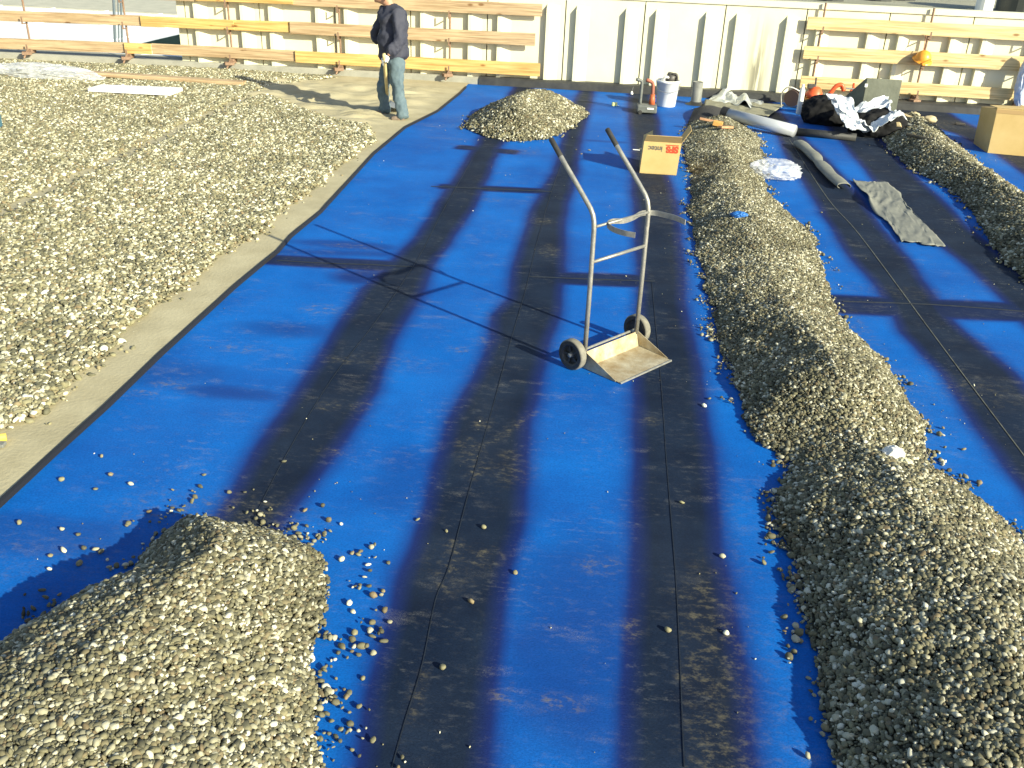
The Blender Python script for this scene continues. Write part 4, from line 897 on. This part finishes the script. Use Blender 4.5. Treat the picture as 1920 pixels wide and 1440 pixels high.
MB().tube(smooth_path([tb_+[.07,.08,.25], tb_+[.06,.08,.42], tb_+[.03,.08,.46], tb_+[-.05,.07,.49]], 4), .028, 12).build('handle', mat('red_brown', (.30,.10,.06), .6), ttl, smooth=True)
MB().tube([tb_+[-.10,-.1,.03], tb_+[-.10,.2,.03]], .03, 12).build('roller', rubber, ttl)
# small things on the sheet
tp = g(1152,199); tpo = thing('tape_measure', tp, 'small yellow-green tape measure lying on the far blue sheet', 'tape measure')
MB().box(V(tp)+Vector((0,0,.03)), (.085,.05,.055), rotz(.3)).build('case', mat('lime', (.62,.66,.25), .5), tpo, bevel=.01)
MB().box(V(tp)+Vector((.05,-.02,.012)), (.05,.02,.004), rotz(.3)).build('tape_blade', wpl, tpo)
s1_ = g(1193,282); tag(MB().box(V(s1_)+Vector((0,0,.008)), (.09,.025,.008), rotz(-.1)).build('paper_scrap', wpl, bevel=.002), 'white paper scrap lying just left of the lettered cardboard box', 'scrap')
# string of cord hanging over upstand
hb_ = g(1184,178); hk = thing('hanging_bulb', hb_+[0,0,.12], 'tiny pale bulb hanging on a wire in front of the black upstand', 'bulb')
MB().lathe(hb_+np.array([0,-.05,.01]), (0,0,1), [(0,0),(.02,.004),(.026,.02),(.018,.045),(.008,.06),(0,.06)], 14).build('bulb_body', wpl, hk, smooth=True)
MB().tube([hb_+[0,-.05,.06], hb_+[.02,-.02,.14]], .003, 6).build('wire', steel, hk)

# silver plastic film: draped grid
def sheet(name, corners, m, hfun, nx_=50, ny_=30, label=None, cat=None, thick=.0, seed=0, parent=None, rough=.0):
    c = [np.array(p, float) for p in corners]; vs = []
    for j in range(ny_+1):
        for i in range(nx_+1):
            s_, t_ = i/nx_, j/ny_; p = (c[0]*(1-s_)+c[1]*s_)*(1-t_)+(c[3]*(1-s_)+c[2]*s_)*t_
            if rough:
                p = p+np.array([vnoise(s_*6, t_*3, 1, seed+5)*rough*(1 if (i in (0, nx_) or j in (0, ny_)) else .3), vnoise(s_*6, t_*3, 1, seed+6)*rough*(1 if (j in (0, ny_) or i in (0, nx_)) else .3), 0])
            p = p+z3*hfun(s_, t_); vs.append(p)
    fs = [(j*(nx_+1)+i, j*(nx_+1)+i+1, (j+1)*(nx_+1)+i+1, (j+1)*(nx_+1)+i) for j in range(ny_) for i in range(nx_)]
    o = MB().add(vs, fs).build(name, m, parent, smooth=True)
    if thick: so_ = o.modifiers.new('s', 'SOLIDIFY'); so_.thickness = thick; so_.offset = 1
    return tag(o, label, cat) if label else o
def ridge(s_, t_, f1_, f2_, seed):
    return 1-abs(float(vnoise(np.array(s_*f1_), np.array(t_*f2_), 1, seed, 3)))*1.8
silver = mat('silver_film', (.50,.53,.56), .28, metal=.35, var=.15, vscale=8, bump=.4, bscale=12)
sheet('silver_sheet', [g(1322,195), g(1440,213), g(1425,180), g(1345,178)], silver, lambda s_, t_: .02+.10*max(0, ridge(s_, t_, 4, 3, 11))*math.sin(PI*min(1, max(0, t_)))*(.4+.6*math.sin(PI*s_))+.14*math.exp(-((s_-.62)/.08)**2)*(1-t_)*.9+.15*math.exp(-((s_-.2)/.15)**2)*t_*.8, 60, 30, 'crumpled silver plastic sheet lying by the pipe stub', 'plastic sheet', .002)
# roll of silver-grey membrane
r0, r1 = g(1366,214,.17), g(1490,246,.085)
ro = thing('membrane_roll', (r0+r1)/2*np.array([1,1,0]), 'shiny silver-grey membrane roll lying across the end of the ridge', 'roll')
silv2 = mat('roll_silver', (.50,.52,.54), .35, metal=.3, var=.08, vscale=3)
MB().tube([r0, r0*.5+r1*.5, r1], .085, 28).build('roll_body', silv2, ro, smooth=True)
dd = (r1-r0)/np.linalg.norm(r1-r0)
MB().tube([r0-dd*.10, r0+dd*.002], [.092,.088], 20).build('roll_end', mat('black_roll', (.012,.012,.013), .7), ro)
# dark end of a second roll
r2, r3 = g(1494,247,.055), g(1605,258,.05)
tag(MB().tube([r2, r3], .055, 20).build('membrane_roll', flash, smooth=True), 'thin black membrane roll lying in front of the black and white sacks', 'roll')
# fleece flap at the end of the ridge
olive = mat('fleece_olive', (.20,.19,.13), .95, col2=(.28,.27,.19), vscale=6, bump=.6, bscale=25)
sheet('fleece_offcut', [g(1318,206), g(1440,222), g(1470,200), g(1322,190)], olive, lambda s_, t_: .012+.03*ridge(s_, t_, 5, 3, 17)*math.sin(PI*t_)*math.sin(PI*s_)+.02, 40, 24, 'olive-brown fleece offcut under the silver roll', 'fleece', .003)
sheet('shade_hump', [g(1290,232), g(1345,240), g(1360,206), g(1302,205)], mat('hump_shade', (.022,.022,.024), .9, bump=.5, bscale=30), lambda s_, t_: .02+.13*math.sin(PI*s_)**.7*math.sin(PI*t_)**.7, 30, 20, 'black bulge standing in for dark shading at the far end of the pebble ridge', 'fleece', .003)  # black hump added to give the dark shading at the ridge end
# wood and orange offcuts on top of the ridge
def ridge_z(p): 
    return float(H2(np.array([p[0]]), np.array([p[1]]), np.maximum(poly_sd(np.array([p[0]]), np.array([p[1]]), p2), 0))[0])
def on_ridge(u_, v_):
    z = 0.
    for _ in range(12): p = g(u_, v_, z); z = .5*z+.5*ridge_z(p)
    return g(u_, v_, z)
oc = mat('offcut_orange', (.62,.33,.09), .75, var=.15); oc2 = mat('offcut_brown', (.46,.25,.13), .8, var=.2)
for (u_, v_, sz, rz, m_, lb) in ((1324,232,(.20,.07,.025),-.1,oc2,'flat orange-brown offcut nearest the lettered box on the ridge'),(1345,239,(.13,.11,.06),-.2,oc,'blocky orange offcut in the middle of the three on the ridge'),(1360,246,(.30,.06,.03),.9,oc2,'long reddish wooden lath leaning on the orange offcut')):
    p = on_ridge(u_, v_); tag(MB().box((0,0,0), sz, rotz(rz) @ Matrix.Rotation(.12, 3, 'Y')).build('wood_offcut', m_, bevel=.004, origin=(0,0,0)), lb, 'offcut').location = (p[0], p[1], p[2]+.055)
# blue scrap, pale stone on the ridge
p = on_ridge(1385, 409); tag(blob('plastic_scrap', p+[0,0,.03], (.07,.05,.03), mat('blue_scrap', (.02,.14,.45), .5), 8, .5), 'crumpled blue plastic scrap on top of the long ridge', 'scrap')
p = on_ridge(1672, 862); tag(blob('stone', p+[0,0,.03], (.055,.05,.045), mat('white_stone', (.78,.76,.68), .8, var=.08), 6, .3, 1.6), 'large whitish stone on top of the long ridge', 'stone')
p = on_ridge(1695, 875); tag(blob('stone', p+[0,0,.015], (.04,.035,.03), mat('cream_stone', (.60,.57,.36), .8, var=.1), 9, .4, 1.6), 'smaller cream stone beside the large whitish one', 'stone')
# clear plastic bags
clear = mat('clear_plastic', (.80,.83,.88), .18, var=.06, vscale=14, bump=.5, bscale=7, dist=.02, alpha=.38, spec=.9)
c_ = g(1450,332); tag(blob('plastic_bag', c_+[0,0,.08], (.30,.24,.12), clear, 11, .28, 1.5, 6, flat=.06), 'crumpled clear plastic bag lying beside the long ridge', 'plastic bag')
c_ = g(85,148); tag(blob('plastic_film', c_+[0,-.05,.08], (.95,.34,.15), clear, 12, .32, 1.8, 6, rot=-.12, flat=.07), 'heap of clear crumpled plastic film at the far left', 'plastic film')
# styrofoam board, plank
styro = mat('styrofoam', (.85,.85,.82), .8)
q_ = [g(164,165,.13), g(318,173,.13), g(342,164,.13), g(190,158,.13)]
mb = MB().hexa([p-z3*.05 for p in q_]+q_); tag(mb.build('foam_board', styro, bevel=.004), 'flat white foam board lying on the pebbles at the far left', 'foam board')
a_, b_ = g(148,136,.12), g(458,156,.09); dd = b_-a_; dd /= np.linalg.norm(dd); nn = np.array([-dd[1], dd[0], 0])
tag(MB().strip([a_, (a_+b_)/2, b_], [nn*.09]*3, [z3*.03]*3).build('plank', wood_g, bevel=.005), 'long weathered plank lying on the pebbles behind the foam board', 'plank')
# grey membrane strips right
strip_m = mat('grey_offcut', (.17,.175,.15), .75, col2=(.24,.24,.20), vscale=5, bump=.4, bscale=14)
A0, A1 = g(1497,275), g(1582,357)
dd = A1-A0; LL = np.linalg.norm(dd); dd /= LL; nn = np.array([-dd[1], dd[0], 0])
mb = MB(); vs = []; ns = 60; nt_ = 12
for i in range(ns+1):
    s_ = i/ns; c = A0+dd*LL*s_+nn*(.02*math.sin(s_*6)); rr_ = .072*(1-.2*math.exp(-((s_-.45)/.04)**2))+.004*math.sin(s_*23)
    for k in range(nt_):
        a = -.15*PI+1.45*PI*k/(nt_-1); vs.append(c+nn*math.cos(a)*rr_*1.15+z3*(rr_*.62+math.sin(a)*rr_*(.62 if s_ < .45 else .5)+.006))
mb.add(vs, [(i*nt_+k, i*nt_+k+1, (i+1)*nt_+k+1, (i+1)*nt_+k) for i in range(ns) for k in range(nt_-1)])
o = mb.build('membrane_strip', strip_m, smooth=True); o.modifiers.new('s', 'SOLIDIFY').thickness = .005
tag(o, 'half-rolled grey membrane strip with curled edges on the black lap', 'membrane strip')
sheet('membrane_offcut', [g(1690,458), g(1770,462), g(1662,344), g(1597,340)], strip_m, lambda s_, t_: .014+.012*max(0, ridge(s_*.5+t_*.5, t_*1.4-s_*.5, 4, 7, 23))+.05*math.exp(-((s_-.0)/.12)**2)*math.exp(-((t_-.62)/.12)**2), 50, 70, 'flat wrinkled grey membrane offcut with torn left edge', 'membrane offcut', .004, 23, rough=.10)

# ---- heap of sacks, torches and the standing panel
black_bag = mat('black_bag', (.010,.010,.011), .8, bump=.5, bscale=7, dist=.03, spec=.2)
c_ = g(1548,232); tag(blob('bin_bag', c_+[0,0,.17], (.36,.24,.25), black_bag, 21, .3, 1.6, 5, flat=.17), 'black bin bag full of waste, left one of the sack heap', 'bag')
c_ = g(1640,256); tag(blob('bin_bag', c_+[0.02,0.05,.14], (.40,.22,.24), black_bag, 24, .35, 1.7, 5, flat=.14), 'black open bag at the right, under the white sack', 'bag')
sackm = mat('white_sack', (.62,.66,.70), .4, col2=(.76,.79,.80), vscale=7, bump=.7, bscale=8, dist=.03)
s0 = [g(1545,216)+z3*.42, g(1600,252)+z3*.1, g(1672,225)+z3*.30, g(1605,214)+z3*.36]
s0 = [at(1552,190,14.1), at(1600,238,13.7), at(1692,226,13.85), at(1655,192,14.25)]
sheet('white_sack', s0, sackm, lambda s_, t_: .07*ridge(s_, t_, 4, 3, 31)-.13*math.sin(PI*s_)*math.sin(PI*t_)*1.0-.14*math.exp(-((t_-.45)/.2)**2)+.05*ridge(s_, t_, 9, 8, 33), 50, 50, 'crumpled white sack thrown over the black bags', 'sack', .004, 31, rough=.12)
sheet('white_sack', [at(1548,182,14.2), at(1596,186,14.3), at(1618,250,13.5), at(1588,246,13.5)], sackm, lambda s_, t_: .05*ridge(s_, t_, 3, 5, 35), 20, 40, 'narrow white sack hanging down between the two black bags', 'sack', .004, 35, rough=.05)
# standing dark panel box
pc = at(1668, 205, 14.9); pl0, pl1 = at(1615,205,14.9), at(1672,208,14.9)
zt = at(1615,148,14.9)[2]; ztr = at(1675,151,14.9)[2]
pnl = thing('rubber_panel', ((pl0[0]+pl1[0])/2, 14.9, 0), 'dark green-grey square panel standing upright behind the sacks', 'panel')
pm2 = mat('dark_panel', (.12,.13,.095), .7, col2=(.17,.18,.135), vscale=5, bump=.4, bscale=20)
MB().hexa([(pl0[0],14.9,.0),(pl1[0]+.05,14.85,.0),(pl1[0]+.05,14.88,.0),(pl0[0],14.93,.0),(pl0[0]+.03,15.03,zt),(pl1[0]+.08,14.98,ztr),(pl1[0]+.08,15.01,ztr),(pl0[0]+.03,15.06,zt)]).build('panel_face', pm2, pnl, bevel=.003)
MB().hexa([(pl0[0]-.004,14.9,.0),(pl0[0]-.004,14.93,.0),(pl0[0]-.25,15.35,.0),(pl0[0]-.26,15.32,.0),(pl0[0]+.026,15.03,zt),(pl0[0]+.026,15.06,zt),(pl0[0]-.25,15.35,.25),(pl0[0]-.26,15.32,.25)]).build('folded_side', pm2, pnl)
lb_ = at(1622,161,14.95); MB().box((lb_[0]+.03,15.005,lb_[2]), (.04,.01,.05)).build('paper_tag', wpl, pnl)
# orange gas torches / tools
redm = mat('orange_red_tool', (.78,.12,.035), .45, var=.12); cop = mat('orange_hose', (.70,.30,.06), .5)
def yy(u_, v_, Y, z=0): return at(u_, v_, Y)
k1 = g(1520,205); 
t1 = thing('power_saw', k1, 'orange-red engine tool with dark casing, tallest of the tools left of the panel', 'power tool')
MB().tube([k1+[0,0,.02], k1+[0,0,.14], k1+[.0,0,.18]], [.15,.155,.13], 20).build('casing', tool_m, t1, smooth=True)
MB().tube([k1+[.0,0,.18], k1+[.02,0,.24], k1+[.03,0,.33], k1+[.03,0,.36]], [.15,.14,.085,.05], 20).build('engine_cover', redm, t1, smooth=True)
MB().tube([k1+[0,0,.155], k1+[0,0,.185]], .165, 20).build('orange_rim', cop, t1)
MB().box(V(k1)+Vector((-.05,.02,.36)), (.12,.1,.07)).build('air_filter', tool_m, t1, bevel=.01)
MB().tube([k1+[.01,0,.36], k1+[.0,0,.50]], .014, 8).build('stick_handle', tool_m, t1)
k2 = g(1565,205)
t2 = thing('gas_torch', k2, 'orange-red bent torch handle lying on the black bag', 'torch')
MB().tube(smooth_path([k2+[-.26,-.02,.14], k2+[-.14,0,.22], k2+[-.05,0,.36], k2+[.04,0,.39], k2+[.09,0,.30]], 5), .035, 12).build('torch_body', redm, t2, smooth=True)
MB().tube([k2+[.03,.02,.34], k2+[.42,.04,.33]], .014, 8).build('torch_tube', pm_, t2)
k3 = g(1600,203)
t3 = thing('gas_torch', k3, 'smaller orange-red torch head with two prongs beside the dark panel', 'torch')
MB().tube(smooth_path([k3+[-.10,-.02,.26], k3+[-.04,0,.30], k3+[.06,0,.30], k3+[.10,0,.26]], 4), .03, 12).build('torch_body', redm, t3, smooth=True)
for dx in (-.06, .06): MB().tube([k3+[dx,0,.29], k3+[dx-.01,0,.40]], .02, 10).build('prong', redm, t3)
# cable reel
k4 = g(1482,200)
t4 = thing('cable_reel', k4, 'dark cable reel with a bent wire stand, leftmost of the tools', 'cable reel')
MB().lathe(k4+np.array([0,-.1,.16]), (.5,.85,.05), [(0,-.07),(.13,-.07),(.135,-.06),(.07,-.055),(.07,.055),(.135,.06),(.13,.07),(0,.07)], 28).build('drum', mat('brown_reel', (.10,.06,.045), .6), t4, smooth=False)
MB().tube(smooth_path([k4+[-.17,-.14,.0], k4+[-.20,-.14,.22], k4+[-.10,-.14,.33], k4+[.10,-.1,.26], k4+[.22,-.05,.16]], 5), .012, 8).build('wire_stand', steel, t4)
MB().tube(smooth_path([k4+[.05,-.1,.20], k4+[.14,-.14,.12], k4+[.20,-.16,.03], k4+[.3,-.1,.015], k4+[.36,-.02,.015]], 5), .014, 8).build('orange_hose', cop, t4)
k5 = at(1503,172,15.3); tag(MB().lathe(np.array([k5[0],15.25,.05]), (0,0,1), [(0,0),(.04,0),(.042,.02),(.042,k5[2]-.02),(.02,k5[2]+.03),(.02,k5[2]+.07),(0,k5[2]+.07)], 16).build('bottle', wpl, smooth=True), 'slim white bottle standing behind the orange tool', 'bottle')
# sticks and rubble at right
dirt_w = mat('dirty_wood', (.42,.33,.18), .85, col2=(.55,.44,.26), vscale=8, bump=.4, bscale=20)
def rz3(u_, v_, z_): return g(u_, v_, z_)
tag(MB().tube([rz3(1678,215,.30), rz3(1684,240,.16)], .05, 7).build('timber_stub', dirt_w, bevel=.004), 'pale timber stub leaning against the dark panel', 'timber')
tag(MB().tube([rz3(1690,215,.18), rz3(1735,232,.10)], .035, 6).build('timber_stick', dirt_w), 'dirty pale stick lying behind the rubble', 'stick')
tag(MB().tube([rz3(1700,252,.22), rz3(1745,262,.22), rz3(1792,284,.05)], .022, 8).build('timber_stick', mat('dark_stick', (.10,.085,.055), .9, var=.3)), 'long dark stick lying down the right ridge with a white ball at its end', 'stick')
wb = g(1790,272,.06); tag(blob('foam_ball', wb, (.035,.035,.035), styro, 2, .1), 'small white ball at the lower end of the dark stick', 'ball')
tag(MB().box(V(rz3(1722,240,.18)), (.10,.55,.02), rotz(.85) @ Matrix.Rotation(.15, 3, 'X')).build('flat_board', strip_m), 'grey flat board lying among the rubble behind the right ridge', 'board')
for i, (u_, v_, s_, lb) in enumerate(((1712,222,.07,'first of the pale rubble lumps behind the right ridge, nearest the dark panel'),(1728,229,.05,'smallest pale rubble lump, between the two larger ones'),(1742,230,.08,'pale rubble lump farthest from the dark panel'))):
    p = g(u_, v_); tag(blob('rubble_lump', p+[0,0,.05], (s_*1.3,s_,s_*.7), mat('rubble', (.48,.40,.24), .9, var=.2), 40+i, .35, 1.8, 3), lb, 'rubble')
p = g(1800,235); tag(MB().box(V(p)+Vector((0,0,.02)), (.14,.06,.03), rotz(-.2)).build('dark_offcut', tool_m, bevel=.005), 'small dark block lying on the muddy sheet left of the large box', 'offcut')
# cord at the far left, cut-off tool at the left edge
cordm = mat('green_cord', (.12,.26,.17), .7)
tag(MB().tube(smooth_path([g(-60,272,.06), g(0,262,.06), g(38,250,.065), g(60,256,.06), g(20,270,.06), g(10,277,.06), g(40,279,.07), g(75,277,.06), g(98,273,.05)], 6), .007, 6).build('cord', cordm), 'thin green cord looping over the pebbles at the left edge', 'cord')
p = g(-4,243,.05); tag(MB().box(V(p)+Vector((0,0,.08)), (.10,.10,.20), rotz(.2)).build('blue_tin', mat('blue_tin_paint', (.05,.14,.20), .5), bevel=.01), 'dark blue tin cut off by the left edge of the photo', 'tin')
p = g(2,838,.03); kn_ = thing('utility_knife', p, 'grey and yellow tool end poking in at the left edge beside the pebbles', 'tool')
MB().box(V(p)+Vector((-.03,0,.012)), (.10,.045,.02), rotz(.15)).build('tool_body', pm_, kn_, bevel=.004)
MB().tube([V(p)+Vector((-.06,.04,.02)), V(p)+Vector((-.01,.07,.02))], .022, 12).build('yellow_cap', mat('yellow_cap_m', (.75,.55,.10), .5), kn_)
